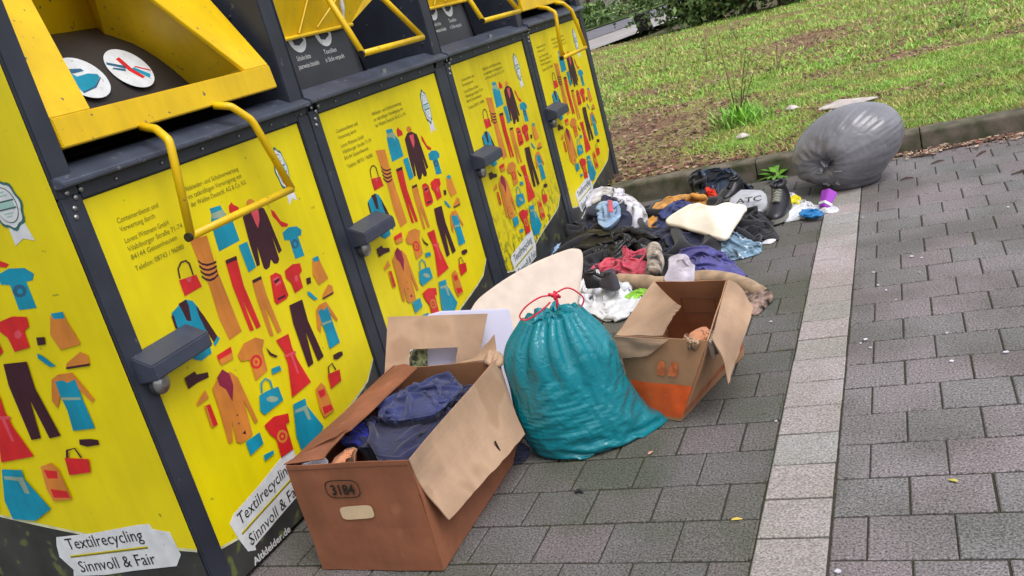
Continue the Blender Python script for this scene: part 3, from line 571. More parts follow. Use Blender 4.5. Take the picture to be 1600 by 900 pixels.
        # swung-in drum face with stickers
        fx=-.115
        d=MB(); d.plate([(fx+.03,ia,zt+.08),(fx+.03,ia+.62,zt+.08),(fx-.02,ia+.62,1.86),(fx-.02,ia,1.86)],(-.008,0,0)); dr=d.build('drum',[M['drumblack']],root)
        d=MB(); d.plate([(fx+.05,ia+.62,zt+.08),(fx-.50,ib,zt+.08),(fx-.50,ib,1.86),(fx-.02,ia+.62,1.86)],(-.01,0,0)); d.build('drum_side',[M['dark']],root)
        ff=lambda u,v,n=0.:(fx+.03-(v-zt-.08)*.097+.0015+n,y0+u,v)
        for cy in (.235,.43):
            s=MB(); s.add([ff(cy+.062*math.cos(z),1.553+.062*math.sin(z)) for z in np.linspace(0,2*math.pi,30,endpoint=False)],[tuple(range(30))],0)
            s.add([ff(cy+a,1.553+b_,.001) for a,b_ in ((-.03,-.03),(-.035,0),(.0,-.005),(.04,-.01),(.04,-.02),(.0,-.035))],[tuple(range(6))],1)
            s.build('round_sticker',[M['white'],M['frame']],dr,fix=False)
        for u0,l1,l2 in ((.18,'Schuhe bitte','paarweise bündeln'),(.38,'Textilien','in Säcke verpackt')):
            s=MB(); text_mesh(l1,.027,ff(u0,1.462,.001),(0,1,0),(0,0,1),(1,0,0),0,s,width=.10); text_mesh(l2,.027,ff(u0-.01,1.430,.001),(0,1,0),(0,0,1),(1,0,0),0,s,width=.15)
            s.build('drum_lettering',[M['wink']],dr,fix=False)
        ya=y0+.035
        f=MB(); f.plate([(-.085,ya,1.552),(-.085,ya+.60,1.556),(.0,ya+.90,1.70),(.03,ya+1.06,1.90),(.03,ya,1.90)],(-.012,0,-.004)); fl=f.build('chute_flap',[M['chute']],root,bevel=.002)
        f=MB(); f.tube([(-.078,ya+.004,1.549),(-.078,ya+.60,1.553)],.008,8); f.build('flap_rim',[M['chute']],fl)
        f=MB(); f.tube([(-.072,ya+.18,1.56),(.0,ya+.34,1.80)],.004,6); f.build('flap_crease',[M['chute']],fl); f=MB(); f.tube([(-.072,ya+.32,1.57),(.0,ya+.50,1.70),(.01,ya+.62,1.80)],.004,6); f.build('flap_crease',[M['chute']],fl)
        if k==1:
            f=MB(); st_=[(.0,ya+.50,1.76),(-.03,ya+.50,1.66),(-.045,ya+.49,1.585),(-.05,ya+.50,1.545)]; P_=catmull(st_,14,False)
            for o_,r0 in ((0,.007),): f.tube([(x,y+o_+.004*math.sin(z*60),z) for x,y,z in P_],[r0*(1+.5*math.sin(i_*1.3)) for i_ in range(14)],6)
            f.build('strap',[M['white']],fl,smooth=True)
        for (yy,zz) in ((ya+.30,1.30),):
            m=MB(); m.tube([(.006,yy+.30,zt+.07),(.006,yy+.30,zt+.088)],.012,8); m.build('bolt',[M['steel']],root)
        hy=y0+.275
        top=[(.01,hy+.03,1.80),(.03,hy+.055,1.66),(.14,hy,1.425)]
        top2=[(.01,hy+.43,1.80),(.03,hy+.42,1.68),(.14,hy+.54,1.425)]
    h=MB()
    def sm(p):
        out=[np.array(p[0])]
        for a_,b_,c_ in zip(p[:-2],p[1:-1],p[2:]):
            a_,b_,c_=map(np.array,(a_,b_,c_)); 
            for t_ in (0,.25,.5,.75,1):
                P1=b_+(a_-b_)*.14; P2=b_+(c_-b_)*.14; out.append(P1*(1-t_)**2+2*b_*t_*(1-t_)+P2*t_*t_)
        out.append(np.array(p[-1])); return out
    h.tube(sm(top),.0125,12); h.build('handle_arm',[M['chute']],root,smooth=True); h=MB(); h.tube(sm(top2),.0125,12); h.build('handle_arm',[M['chute']],root,smooth=True)
    b2=MB(); b2.tube([top[-1],top2[-1]],.0125,12); hd=b2.build('grip_bar',[M['chute']],root,smooth=True)
    e=MB(); p,q=np.array(top[-1]),np.array(top2[-1]); dd=(q-p)/np.linalg.norm(q-p); e.tube([p-dd*.006,p-dd*.016],.0135,12); e.build('end_cap',[M['dark']],hd)
    if k==0:
        # printed side panel, facing the camera side
        sf=lambda x,z,n=0.: (x,y0-.002-n,z)
        yel=[(-1.06,.30)]+[(-.015-1.045*(1-t),.20+.36*((1-t)**1.6)) for t in np.linspace(0,1,16)][1:]
        yel=[(-.012-1.05*t,.203+.22*t**1.3) for t in np.linspace(0,1,16)]
        m=MB(); m.plate([sf(x,z) for x,z in yel]+[sf(-1.062,1.93),sf(-.012,1.93)],(0,-.0015,0)); sp=m.build('side_panel',[M['yellow']],root)
        m=MB()
        for (x,z),(x2,z2) in zip(yel[:-1],yel[1:]): m.add([sf(x,z-.006,.002),sf(x2,z2-.006,.002),sf(x2,z2+.004,.002),sf(x,z+.004,.002)],[(0,1,2,3)])
        m.build('print_edge',[M['yedge']],sp,fix=False)
        m=MB(); m.plate([sf(x,z-.007) for x,z in yel]+[sf(-1.062,.04),sf(-.012,.04)],(0,-.0012,0)); m.build('side_base',[M['lowpanel']],root)
        fs_=lambda u,v,n=0.: (1.25*u+.033*v-1.318, y0-.0035-n*1.2, .079*u+1.067*v+.062)
        mb=MB()
        for i,(c,pts) in enumerate(ART): mb.add([fs_(u,v,.0004+.00006*i) for u,v in pts],[tuple(range(len(pts)))],PK.index(c))
        mb.build('clothing_print',PMATS,sp,fix=False)
        fb=lambda u,v,n=0.:(u,y0-.0035-n,v)
        badge(sp,fb,-.186,1.29,.052,.062)
        sticker(sp,[(-.575,.232),(-.560,.262),(-.40,.272),(-.20,.296),(-.15,.298),(-.148,.280),(-.085,.268),(-.078,.19),(-.112,.152),(-.3,.136),(-.42,.122),(-.56,.118),(-.548,.142),(-.585,.190)],lambda u,v,n=0.:(u,y0-.0035-n,v),-.530,.216,.335,.058,.085)
    return root
for k in range(4): container(k)
# ---------------- ground ----------------
M['soil']=mat('soil',rgb(84,72,52),rough=.95,var=.3,vscale=9,bump=.6,bscale=30,bdist=.02,col2=rgb(62,66,38))
M['joint']=mat('paving_joint_sand',rgb(56,50,46),rough=.95,var=.25,vscale=3,bump=.5,bscale=150,bdist=.003,col2=rgb(46,50,30))
def paver_mat(name,c1,c2,c3,moss):
    m=bpy.data.materials.new(name); m.use_nodes=True; t=m.node_tree; b=t.nodes['Principled BSDF']; N=t.nodes.new; L=t.links.new
    tc=N('ShaderNodeTexCoord'); at_=N('ShaderNodeAttribute'); at_.attribute_name='tone'
    n1=N('ShaderNodeTexNoise'); n1.inputs['Scale'].default_value=150; n1.inputs['Detail'].default_value=5; n1.inputs['Roughness'].default_value=.75; L(tc.outputs['Object'],n1.inputs['Vector'])
    n2=N('ShaderNodeTexNoise'); n2.inputs['Scale'].default_value=2.1; n2.inputs['Detail'].default_value=5; L(tc.outputs['Object'],n2.inputs['Vector'])
    n3=N('ShaderNodeTexVoronoi'); n3.inputs['Scale'].default_value=150; L(tc.outputs['Object'],n3.inputs['Vector'])
    r1=N('ShaderNodeValToRGB'); e=r1.color_ramp.elements; e[0].position=.36; e[0].color=(*c1,1); e[1].position=.64; e[1].color=(*c2,1); L(n1.outputs['Fac'],r1.inputs[0])
    r2=N('ShaderNodeValToRGB'); r2.color_ramp.elements[0].position=.40; r2.color_ramp.elements[1].position=.60; L(n2.outputs['Fac'],r2.inputs[0])
    mx=N('ShaderNodeMixRGB'); mx.blend_type='MULTIPLY'; mx.inputs[0].default_value=1; L(r1.outputs[0],mx.inputs[1])
    r4=N('ShaderNodeValToRGB'); r4.color_ramp.elements[0].color=(.86,.93,.90,1); r4.color_ramp.elements[1].color=(1.05,1.0,1.01,1); L(at_.outputs['Fac'],r4.inputs[0]); L(r4.outputs[0],mx.inputs[2])
    m2=N('ShaderNodeMixRGB'); m2.blend_type='MULTIPLY'; m2.inputs[2].default_value=(*moss,1); L(r2.outputs[0],m2.inputs[0]); L(mx.outputs[0],m2.inputs[1])
    r3=N('ShaderNodeValToRGB'); r3.color_ramp.elements[0].position=.035; r3.color_ramp.elements[0].color=(1,1,1,1); r3.color_ramp.elements[1].position=.07; r3.color_ramp.elements[1].color=(0,0,0,1); L(n3.outputs['Distance'],r3.inputs[0])
    n4=N('ShaderNodeTexNoise'); n4.inputs['Scale'].default_value=60; L(tc.outputs['Object'],n4.inputs['Vector'])
    r5=N('ShaderNodeValToRGB'); r5.color_ramp.elements[0].position=.5; r5.color_ramp.elements[1].position=.54; L(n4.outputs['Fac'],r5.inputs[0])
    mm=N('ShaderNodeMath'); mm.operation='MULTIPLY'; L(r3.outputs[0],mm.inputs[0]); L(r5.outputs[0],mm.inputs[1])
    m3=N('ShaderNodeMixRGB'); m3.inputs[2].default_value=(*c3,1); L(mm.outputs[0],m3.inputs[0]); L(m2.outputs[0],m3.inputs[1])
    L(m3.outputs[0],b.inputs['Base Color']); b.inputs['Roughness'].default_value=.72
    bp=N('ShaderNodeBump'); bp.inputs['Strength'].default_value=.5; bp.inputs['Distance'].default_value=.0012; L(n1.outputs['Fac'],bp.inputs['Height']); L(bp.outputs[0],b.inputs['Normal'])
    return m
M['paver']=paver_mat('dark_paver',rgb(40,37,39),rgb(164,156,160),rgb(215,210,208),(.66,.67,.62))
M['paverd']=paver_mat('dirty_paver',rgb(32,31,31),rgb(136,129,131),rgb(200,195,190),(.62,.70,.52))
M['strip']=paver_mat('pale_paver',rgb(108,101,103),rgb(198,190,192),rgb(225,220,216),(.80,.80,.74))
M['kerb']=mat('kerb_concrete',rgb(104,95,86),rough=.9,var=.3,vscale=9,bump=.5,bscale=60,bdist=.004,col2=rgb(62,66,42))
g=MB(); g.add([(-400,-200,-.02),(400,-200,-.02),(400,800,-.02),(-400,800,-.02)],[(0,1,2,3)]); tag(g.build('ground',[M['soil']]),kind='structure')
g=MB(); g.add([(-3,-3,-.0055),(7,-3,-.0055),(7,4.43,-.0055),(-3,4.43,-.0055)],[(0,1,2,3)]); tag(g.build('paving_bed',[M['joint']]),kind='structure')
def blocks(cells,m,name,gap=.0048,rise=.0):
    n=len(cells); V=[];F=[];tone=[]
    for (x0,y0,x1,y1) in cells:
        g_=gap*random.uniform(.6,1.5); x0+=g_/2+random.uniform(0,.001); y0+=g_*.8+random.uniform(0,.001); x1-=g_/2; y1-=g_*.8; t=random.random(); o=len(V)
        za,zb,zc_,zd=[rise+random.gauss(0,.0006) for _ in range(4)]; c=.0035
        V+=[(x0,y0,-.02),(x1,y0,-.02),(x1,y1,-.02),(x0,y1,-.02),(x0,y0,za-.003),(x1,y0,zb-.003),(x1,y1,zc_-.003),(x0,y1,zd-.003),(x0+c,y0+c,za),(x1-c,y0+c,zb),(x1-c,y1-c,zc_),(x0+c,y1-c,zd)]
        f=[(0,1,5,4),(1,2,6,5),(2,3,7,6),(3,0,4,7),(4,5,9,8),(5,6,10,9),(6,7,11,10),(7,4,8,11),(8,9,10,11)]
        F+=[tuple(i+o for i in q) for q in f]; tone+=[t]*12
    me=bpy.data.meshes.new(name); me.from_pydata(V,[],F); a=me.attributes.new('tone','FLOAT','POINT'); a.data.foreach_set('value',tone); me.materials.append(m)
    o=bpy.data.objects.new(name,me); COL.objects.link(o); tag(o,kind='structure'); return o
RP=.1865; cells=[];sc=[]
for j in range(-20,18):
    ya=.9725+RP*j; yb=min(ya+RP,4.41)
    if ya>4.35: continue
    off=(j%2)*.1
    xs=[1.712]+[x for x in np.arange(1.8+off-.2,5.6,.2) if x>1.73]; 
    for a,b in zip(xs[:-1],xs[1:]): cells.append((a,ya,b,yb))
    xs=[1.526]+[x for x in np.arange(1.42+.1-off,-1.6,-.2)]
    for a,b in zip(xs[:-1],xs[1:]): cells.append((b,ya,a,yb))
for j in range(-22,21):
    ya=.873+.1835*j; yb=min(ya+.1835,4.41)
    if ya<4.36: sc.append((1.527,ya,1.711,yb))
blocks([c for c in cells if c[0]>1.6],M['paver'],'paving'); blocks([c for c in cells if c[0]<1.6],M['paverd'],'paving'); blocks(sc,M['strip'],'paving_strip',rise=.0015)
# kerb: stones end to end along X (faces the paving at y = 4.41)
kb=MB(); x=-.0+.03
for L_ in (1.02,1.0,1.0,1.0,1.0,1.0):
    h=.118+random.gauss(0,.001); xa,xb=x+.003,x+L_-.003
    kb.plate([(xa,4.412,-.05),(xa,4.56,-.05),(xa,4.56,h),(xa,4.435,h),(xa,4.418,h-.012)],(xb-xa,0,0)); x+=L_
k=kb.build('kerb',[M['kerb']],bevel=.004); tag(k,kind='structure')
# grass slope
AL=lambda y: -4.78+(y-20.5)/4.2     # near edge of the far footpath
def gz(x,y):
    x=np.asarray(x,float); y=np.asarray(y,float)
    base=.115+.035*np.clip((y-4.6)*1.0,0,1)+.05*perlin(np.stack([x*.8,y*.8,x*0],-1))*np.clip((y-4.6)/2,0,1)+.02*perlin(np.stack([x*3,y*3,x*0+4],-1))*np.clip((y-4.6)*2,0,1)
    return base-.4*np.clip((AL(y)-x)*2.5,0,1)*(y>9)
M['turf']=mat('turf_soil',rgb(128,124,70),rough=1,var=.3,vscale=2.2,bump=.8,bscale=40,bdist=.03,col2=rgb(122,94,72),det=8)
nx,ny=150,150; X=np.linspace(-9,9,nx); Y=4.55+np.linspace(0,1,ny)**1.8*15.6; XX,YY=np.meshgrid(X,Y); XX=XX*(1+(YY-4.5)*.04); ZZ=gz(XX,YY)
g=MB(); g.add(np.stack([XX,YY,ZZ],-1).reshape(-1,3),[(j*nx+i,j*nx+i+1,(j+1)*nx+i+1,(j+1)*nx+i) for j in range(ny-1) for i in range(nx-1)]); tag(g.build('grass_ground',[M['turf']],smooth=True),kind='structure')
def blades(name,pts,h,wd,mats,lean=.5,kind='stuff'):
    n=len(pts); a=rng.uniform(0,2*np.pi,n); H=h*rng.uniform(.5,1.3,n); la=rng.uniform(0,2*np.pi,n); ll=rng.uniform(.1,lean,n)*H; W=wd*rng.uniform(.7,1.3,n)
    dx,dy=np.cos(a)*W/2,np.sin(a)*W/2; V=np.zeros((n,5,3)); P=np.asarray(pts)
    V[:,0]=P+np.stack([dx,dy,0*dx],-1); V[:,1]=P-np.stack([dx,dy,0*dx],-1)
    mid=P+np.stack([np.cos(la)*ll*.35,np.sin(la)*ll*.35,H*.6],-1); V[:,2]=mid-np.stack([dx,dy,0*dx],-1)*.75; V[:,3]=mid+np.stack([dx,dy,0*dx],-1)*.75
    V[:,4]=P+np.stack([np.cos(la)*ll,np.sin(la)*ll,H*.95],-1)
    me=bpy.data.meshes.new(name); F=[];
    for i in range(n): o=i*5; F+= [(o,o+1,o+2,o+3),(o+3,o+2,o+4)]
    me.from_pydata(V.reshape(-1,3).tolist(),[],F)
    for m in mats: me.materials.append(m)
    # clumps share a tone
    c=perlin(np.stack([P[:,0]*2.5,P[:,1]*2.5,P[:,0]*0+8],-1))+rng.normal(0,.22,n); mi=np.clip(((c+.55)/1.1*len(mats)).astype(int),0,len(mats)-1)
    me.polygons.foreach_set('material_index',np.repeat(mi,2).astype(np.int32)); o=bpy.data.objects.new(name,me); COL.objects.link(o); tag(o,kind=kind); return o
GM=[mat('blade_'+n,c,rough=.55,var=.15,vscale=4) for n,c in dict(straw=rgb(206,200,128),olive=rgb(172,186,88),mid=rgb(146,188,74),fresh=rgb(146,202,84),bright=rgb(172,216,104)).items()]
def scatter(n,xa,xb,ya,yb,pw=1.):
    y=ya+(yb-ya)*rng.uniform(0,1,n)**pw; x=rng.uniform(xa,xb,n)*(1+(y-4.5)*.04); return x,y
def bare(x,y):   # >0 : leafy bare patch
    p=np.stack([x*.55,y*.75,x*0+2.2],-1); d=perlin(p)+.45*perlin(p*3.1)
    d=d+.42*np.exp(-((y-4.7)/.45)**2)*(x<1.9)+.16*np.exp(-((x+.4)/1.2)**2-((y-7)/2.2)**2)+.5*np.exp(-((x-.1)/.5)**2-((y-6.2)/1.0)**2)-.25*(x>2.2)*(y<7.5)+.3*np.exp(-((x-1.4)/.5)**2-((y-5.6)/.5)**2)
    return d
def ggrass(n,xa,xb,ya,yb,h,wd,thr,pw=1):
    x,y=scatter(n,xa,xb,ya,yb,pw); k=(bare(x,y)+rng.normal(0,.12,n))<thr; x,y=x[k],y[k]; P=np.stack([x,y,gz(x,y)-.004],-1); return P[(x>AL(y)+.1)|(y<9)]
p1=ggrass(95000,-1.2,3.8,4.57,8,0,0,.10); blades('grass',p1,.034,.0060,GM,1.7,'stuff')
p2=ggrass(75000,-4,5.4,8,20,0,0,.14,1.3); blades('grass',p2,.05,.015,GM,1.8,'stuff')
p3=ggrass(9000,-1.2,5.4,4.6,16,0,0,.5); blades('dry_grass',p3,.05,.006,GM[:2],1.4,'stuff')
def litter(name,x,y,z,s,mats,flat=.35,kind='stuff',curl=.3):
    n=len(x); V=[];F=[];mi=[]
    for i in range(n):
        a=random.uniform(0,6.28); q=s*random.uniform(.5,1.4); tx,ty=random.gauss(0,flat),random.gauss(0,flat); ca,sa=math.cos(a),math.sin(a); r_=random.uniform(.35,.6); o=len(V)
        for u,v,c in ((-.5,0,1),(-.15,r_*.5,0),(.3,r_*.4,.2),(.6,0,.8),(.3,-r_*.4,.2),(-.15,-r_*.5,0)):
            X_,Y_=u*q*ca-v*q*sa,u*q*sa+v*q*ca; V.append((x[i]+X_,y[i]+Y_,z[i]+abs(X_*tx)+abs(Y_*ty)+c*curl*q*.5+.002))
        F+= [(o,o+1,o+2,o+3),(o,o+3,o+4,o+5)]; k=random.randrange(len(mats)); mi+=[k,k]
    me=bpy.data.meshes.new(name); me.from_pydata(V,[],F); [me.materials.append(m) for m in mats]; me.polygons.foreach_set('material_index',mi); o=bpy.data.objects.new(name,me); COL.objects.link(o); tag(o,kind=kind); return o
LM=[mat('leaf_'+n,c,rough=.8,var=.2,vscale=20) for n,c in dict(brown=rgb(124,90,74),rust=rgb(140,92,82),tan=rgb(172,146,124),dark=rgb(84,62,54),pale=rgb(194,172,152)).items()]
x,y=scatter(20000,-1.3,4.6,4.58,12,1.5); k=(bare(x,y)+rng.normal(0,.15,len(x)))>.08; x,y=x[k],y[k]; litter('leaf_litter',x,y,gz(x,y),.036,LM[:4])
n=800; x=1.75+rng.uniform(0,1,n)**1.0*1.9; y=4.40-np.abs(rng.normal(0,.075,n))-.02*(x-1.7)*rng.uniform(0,1,n); litter('kerb_leaf_litter',x,y,np.zeros(n)+.003,.030,LM+[LM[2]],.25)
# moss and fine weeds in the joints
pts=[]
for c in cells:
    if c[0]<-.2 or c[0]>2.8: continue
    wgt=.9 if c[0]<1.0 else .25
    for _ in range(5):
        if random.random()<wgt*(.4 if perlin(np.array([[c[0]*1.5,c[1]*1.5,3.]]))[0]<.0 else 1): pts.append((c[0]+random.gauss(0,.003),random.uniform(c[1],c[3]),-.003)); pts.append((random.uniform(c[0],c[2]),c[1]+random.gauss(0,.003),-.003))
for c in sc:
    for _ in range(8): pts.append((c[0]+random.gauss(-.001,.002),random.uniform(c[1],c[3]),-.003))
    for _ in range(4): pts.append((c[2]+random.gauss(.001,.002),random.uniform(c[1],c[3]),-.003))
blades('joint_moss',np.array(pts),.007,.004,[mat('moss_a',rgb(78,88,34),rough=.9),mat('moss_b',rgb(100,106,46),rough=.9)],.8)
# far street behind the slope
M['asph']=mat('asphalt',rgb(116,114,124),rough=.85,var=.1,vscale=2); M['walk']=mat('pavement_slabs',rgb(164,158,158),rough=.85,var=.1,vscale=1.5)
def quad(name,pts,z,m): g=MB(); g.add([(x,y,z) for x,y in pts],[(0,1,2,3)]); return tag(g.build(name,[m]),kind='structure')
def band(name,o0,o1,z,m,y0=9,y1=160): quad(name,[(AL(y0)+o0,y0),(AL(y0)+o1,y0),(AL(y1)+o1,y1),(AL(y1)+o0,y1)],z,m)
band('footpath',0,-2.7,.145,M['walk']); band('road',-2.7,-7.6,.06,M['asph']); band('road_kerb',-2.62,-2.8,.16,M['kerb'])
band('verge',-7.6,-120,.10,mat('far_verge',rgb(80,104,46),rough=1,var=.3,vscale=.8))
band('meadow',8,160,.02,mat('far_meadow',rgb(92,116,52),rough=1,var=.3,vscale=.5),18)
# ---------------- cardboard boxes, bags, clothes ----------------
def cardboard(name,c,c2=None,**k):
    m=mat(name,c,rough=.85,var=.14,vscale=5,bump=.5,bscale=11,bdist=.006,col2=c2,**k); t=m.node_tree; b=t.nodes['Principled BSDF']
    tc=t.nodes.new('ShaderNodeTexCoord'); w_=t.nodes.new('ShaderNodeTexWave'); w_.inputs['Scale'].default_value=90; w_.inputs['Distortion'].default_value=.4
    t.links.new(tc.outputs['Object'],w_.inputs['Vector']); bp=t.nodes.new('ShaderNodeBump'); bp.inputs['Strength'].default_value=.10; bp.inputs['Distance'].default_value=.001
    t.links.new(w_.outputs['Fac'],bp.inputs['Height']); old=b.inputs['Normal'].links[0].from_socket; t.links.new(old,bp.inputs['Normal']); t.links.new(bp.outputs[0],b.inputs['Normal']); return m
M['cbrown']=cardboard('printed_brown_cardboard',rgb(146,90,62),speck=(rgb(156,102,74),6,.6),streak=.12); M['ckraft']=cardboard('kraft_cardboard',rgb(182,150,124),speck=(rgb(168,136,110),5,.60),streak=.08); M['ctan']=cardboard('tan_cardboard',rgb(172,130,96),speck=(rgb(140,100,72),9,.66)); M['corange']=mat('orange_print',rgb(238,98,34),rough=.7,var=.12,vscale=14,speck=(rgb(190,130,90),30,.66))
M['cinside']=cardboard('cardboard_inside',rgb(160,112,80))
def sheet(mb,quad,thick=.004,nu=14,nv=10,bend=0.,wav=.004,seed=0,mi=0,hole=None,ragged=0.):
    """curved cardboard sheet; quad = 4 world corners a,b,c,d (a-b along u, a-d along v); bend bulges the middle along the normal"""
    a,b,c,d=[np.array(q,float) for q in quad]; N=np.cross(b-a,d-a); N/=np.linalg.norm(N); V=[]
    for s in (0,1):
        for j in range(nv+1):
            for i in range(nu+1):
                u,v=i/nu,j/nv; P=a*(1-u)*(1-v)+b*u*(1-v)+c*u*v+d*(1-u)*v
                q=perlin(np.array([[u*2.2+seed*5.1,v*2.2,seed*1.7]]))[0]
                P=P+N*(bend*math.sin(math.pi*v)*(.6+.4*math.sin(math.pi*u))+wav*q*2-s*thick)
                if ragged and (v==1): P=P+(d-a)*(ragged*perlin(np.array([[u*9+seed,3.3,seed]]))[0])
                V.append(P)
    n1=(nu+1)*(nv+1); F=[]
    def isin(i,j): 
        return hole and hole[0]<=i/nu and (i+1)/nu<=hole[1]+1e-6 and hole[2]<=j/nv+1e-6 and (j+1)/nv<=hole[3]+1e-6
    idx=lambda s,i,j:s*n1+j*(nu+1)+i; cells=[(i,j) for i in range(nu) for j in range(nv) if not isin(i,j)]; cs=set(cells)
    for i,j in cells:
        F.append((idx(0,i,j),idx(0,i+1,j),idx(0,i+1,j+1),idx(0,i,j+1))); F.append((idx(1,i,j),idx(1,i,j+1),idx(1,i+1,j+1),idx(1,i+1,j)))
        for (di,dj),(p,q) in {(-1,0):((0,0),(0,1)),(1,0):((1,1),(1,0)),(0,-1):((1,0),(0,0)),(0,1):((0,1),(1,1))}.items():
            if (i+di,j+dj) not in cs: 
                A=(i+p[0],j+p[1]); B=(i+q[0],j+q[1]); F.append((idx(0,*A),idx(0,*B),idx(1,*B),idx(1,*A)))
    mb.add(V,F,mi); return mb
def fabric(name,c,rough=.9,var=.18,vs=16,bump=.35,bs=260,sheen=.2,**k): return mat(name,c,rough=rough,var=var,vscale=vs,bump=bump,bscale=bs,bdist=.0015,sheen=sheen,**k)
F_={}
for n_,c_ in dict(navy=rgb(31,34,70),blue=rgb(42,50,98),royal=rgb(38,44,150),black=rgb(26,26,34),white=rgb(214,212,224),cream=rgb(222,208,194),orange=rgb(206,146,66),rose=rgb(196,74,96),purple=rgb(76,74,142),denim=rgb(116,144,170),paleblue=rgb(150,180,216),beige=rgb(176,148,120),lilac=rgb(196,188,204),peach=rgb(206,138,98),darkred=rgb(170,50,40),maroon=rgb(104,54,68),midnight=rgb(26,32,62),lime=rgb(140,200,60),greyfab=rgb(120,116,124)).items(): F_[n_]=fabric(n_+'_cloth',c_)
F_['shiny']=film(mat('black_shiny_cloth',rgb(34,34,40),rough=.32,var=.1),16,.005,.7); F_['denim2']=fabric('washed_denim',rgb(120,150,176),var=.35,vs=22,speck=(rgb(186,200,210),30,.6))
F_['plasticwhite']=mat('white_film',rgb(214,216,222),rough=.35,var=.08); film(F_['plasticwhite'],16,.005,.7); 
# --- box 1 (brown, 3184) ---
z1=.36
B1=empty('cardboard_box',(.24,.2,0),'large brown cardboard box marked 3184, open, full of navy clothes, light flap hanging down','cardboard box')
mb=MB(); c00,c10,c11,c01=(.245,.200),(.668,.188),(.655,.885),(.236,.905)
def wallq(p,q,za=.004,zb=z1,inw=.005): return [(p[0],p[1],za),(q[0],q[1],za),(q[0],q[1],zb),(p[0],p[1],zb)]
mb.add([(*c00,.004),(*c10,.004),(*c11,.004),(*c01,.004)],[(0,1,2,3)]); mb.build('bottom',[M['cinside']],B1)
w_=MB(); sheet(w_,wallq(c00,c10),bend=.004,seed=1,mi=0); fw=w_.build('front_wall',[M['cbrown']],B1,smooth=False)
w_=MB(); sheet(w_,wallq(c10,c11,zb=.352),bend=.012,seed=2); w_.build('side_wall',[M['cbrown']],B1)
w_=MB(); sheet(w_,wallq(c01,c00),bend=.006,seed=3); w_.build('side_wall',[M['cbrown']],B1)
w_=MB(); sheet(w_,[(*c11,.004),(*c01,.004),(*c01,.345),(*c11,.345)],bend=.01,seed=4); w_.build('rear_wall',[M['cinside']],B1)
w_=MB(); sheet(w_,[(.668,.186,.362),(.657,.885,.355),(.735,.77,.115),(.715,.215,.150)],bend=.014,seed=5,nu=20,nv=12,wav=.007,ragged=.03); fl=w_.build('flap',[M['ckraft']],B1); fl['label']='light inner side of the flap hanging outward'
w_=MB(); sheet(w_,[(.240,.905,.358),(.243,.205,.362),at(548,672,.40),at(652,574,.385)],bend=.012,seed=6,nu=16,nv=8); w_.build('flap',[M['cbrown']],B1)
w_=MB(); sheet(w_,[(.238,.200,.366),at(505,717,.366),at(547,668,.402),at(520,684,.404)],bend=.006,seed=7,nu=8,nv=6); w_.build('flap',[M['cbrown']],B1)
w_=MB(); sheet(w_,[(.655,.884,.347),(.50,.893,.345),(.53,.99,.325),(.62,.985,.40)],bend=.01,seed=8,nu=8,nv=6,ragged=.05); w_.build('flap',[M['ckraft']],B1)
# crumpled corner paper
soft('torn_corner',[(.62,.87,.355),(.665,.85,.35),(.675,.885,.355),(.65,.915,.36),(.615,.905,.36)],.012,M['ckraft'],fold=.03,freq=30,seed=5,thick=.02,parent=B1,world=True,n=50,rings=14)
# front print + handle cut
tm=MB(); ux=np.array([c10[0]-c00[0],c10[1]-c00[1],0]); ux/=np.linalg.norm(ux); nn=np.array([ux[1],-ux[0],0]); 
def fr(u,v,n=0.): return np.array([c00[0],c00[1],0])+ux*u+np.array([0,0,v])+nn*(.0052+n)
text_mesh('3184',.046,fr(.135,.262),ux,(0,0,1),nn,0,tm,width=.082,bold=.0012)
out=[];inn=[]
for q in np.linspace(0,2*math.pi,40,endpoint=False):
    cx_=.020*math.copysign(1,math.cos(q)) if False else 0
    ex=math.copysign(abs(math.cos(q))**.45,math.cos(q)); ey=math.copysign(abs(math.sin(q))**.7,math.sin(q)); out.append(fr(.177+.060*ex,.280+.030*ey,.001)); inn.append(fr(.177+.057*ex,.280+.027*ey,.001))
tm.add(out+inn,[(i,(i+1)%40,40+(i+1)%40,40+i) for i in range(40)],0)
tm.build('box_number',[M['ink']],fw,fix=False)
hc=MB(); pts=[]
for q in np.linspace(0,2*math.pi,32,endpoint=False):
    ex=math.copysign(abs(math.cos(q))**.35,math.cos(q)); ey=math.copysign(abs(math.sin(q))**.5,math.sin(q)); pts.append(fr(.200+.058*ex,.203+.022*ey+.003*ex,.0012))
hc.add(pts,[tuple(range(32))]); hc.build('hand_hole',[mat('hand_hole_paper',rgb(214,188,152),rough=.9)],fw,fix=False)
sl=MB(); sl.hexa([(.722,.60,.135),(.726,.60,.135),(.726,.606,.135),(.722,.606,.135),(.712,.60,.185),(.716,.60,.185),(.716,.606,.185),(.712,.606,.185)]); sl.build('slit',[M['ink']],fl)
sc_=MB()
for vv in (.345,): sc_.add([fr(.002,vv,.0006),fr(.42,vv+.001,.0006),fr(.42,vv+.004,.0006),fr(.002,vv+.003,.0006)],[(0,1,2,3)])
sc_.build('score_line',[mat('score_brown',rgb(104,62,44),rough=.9)],fw,fix=False)
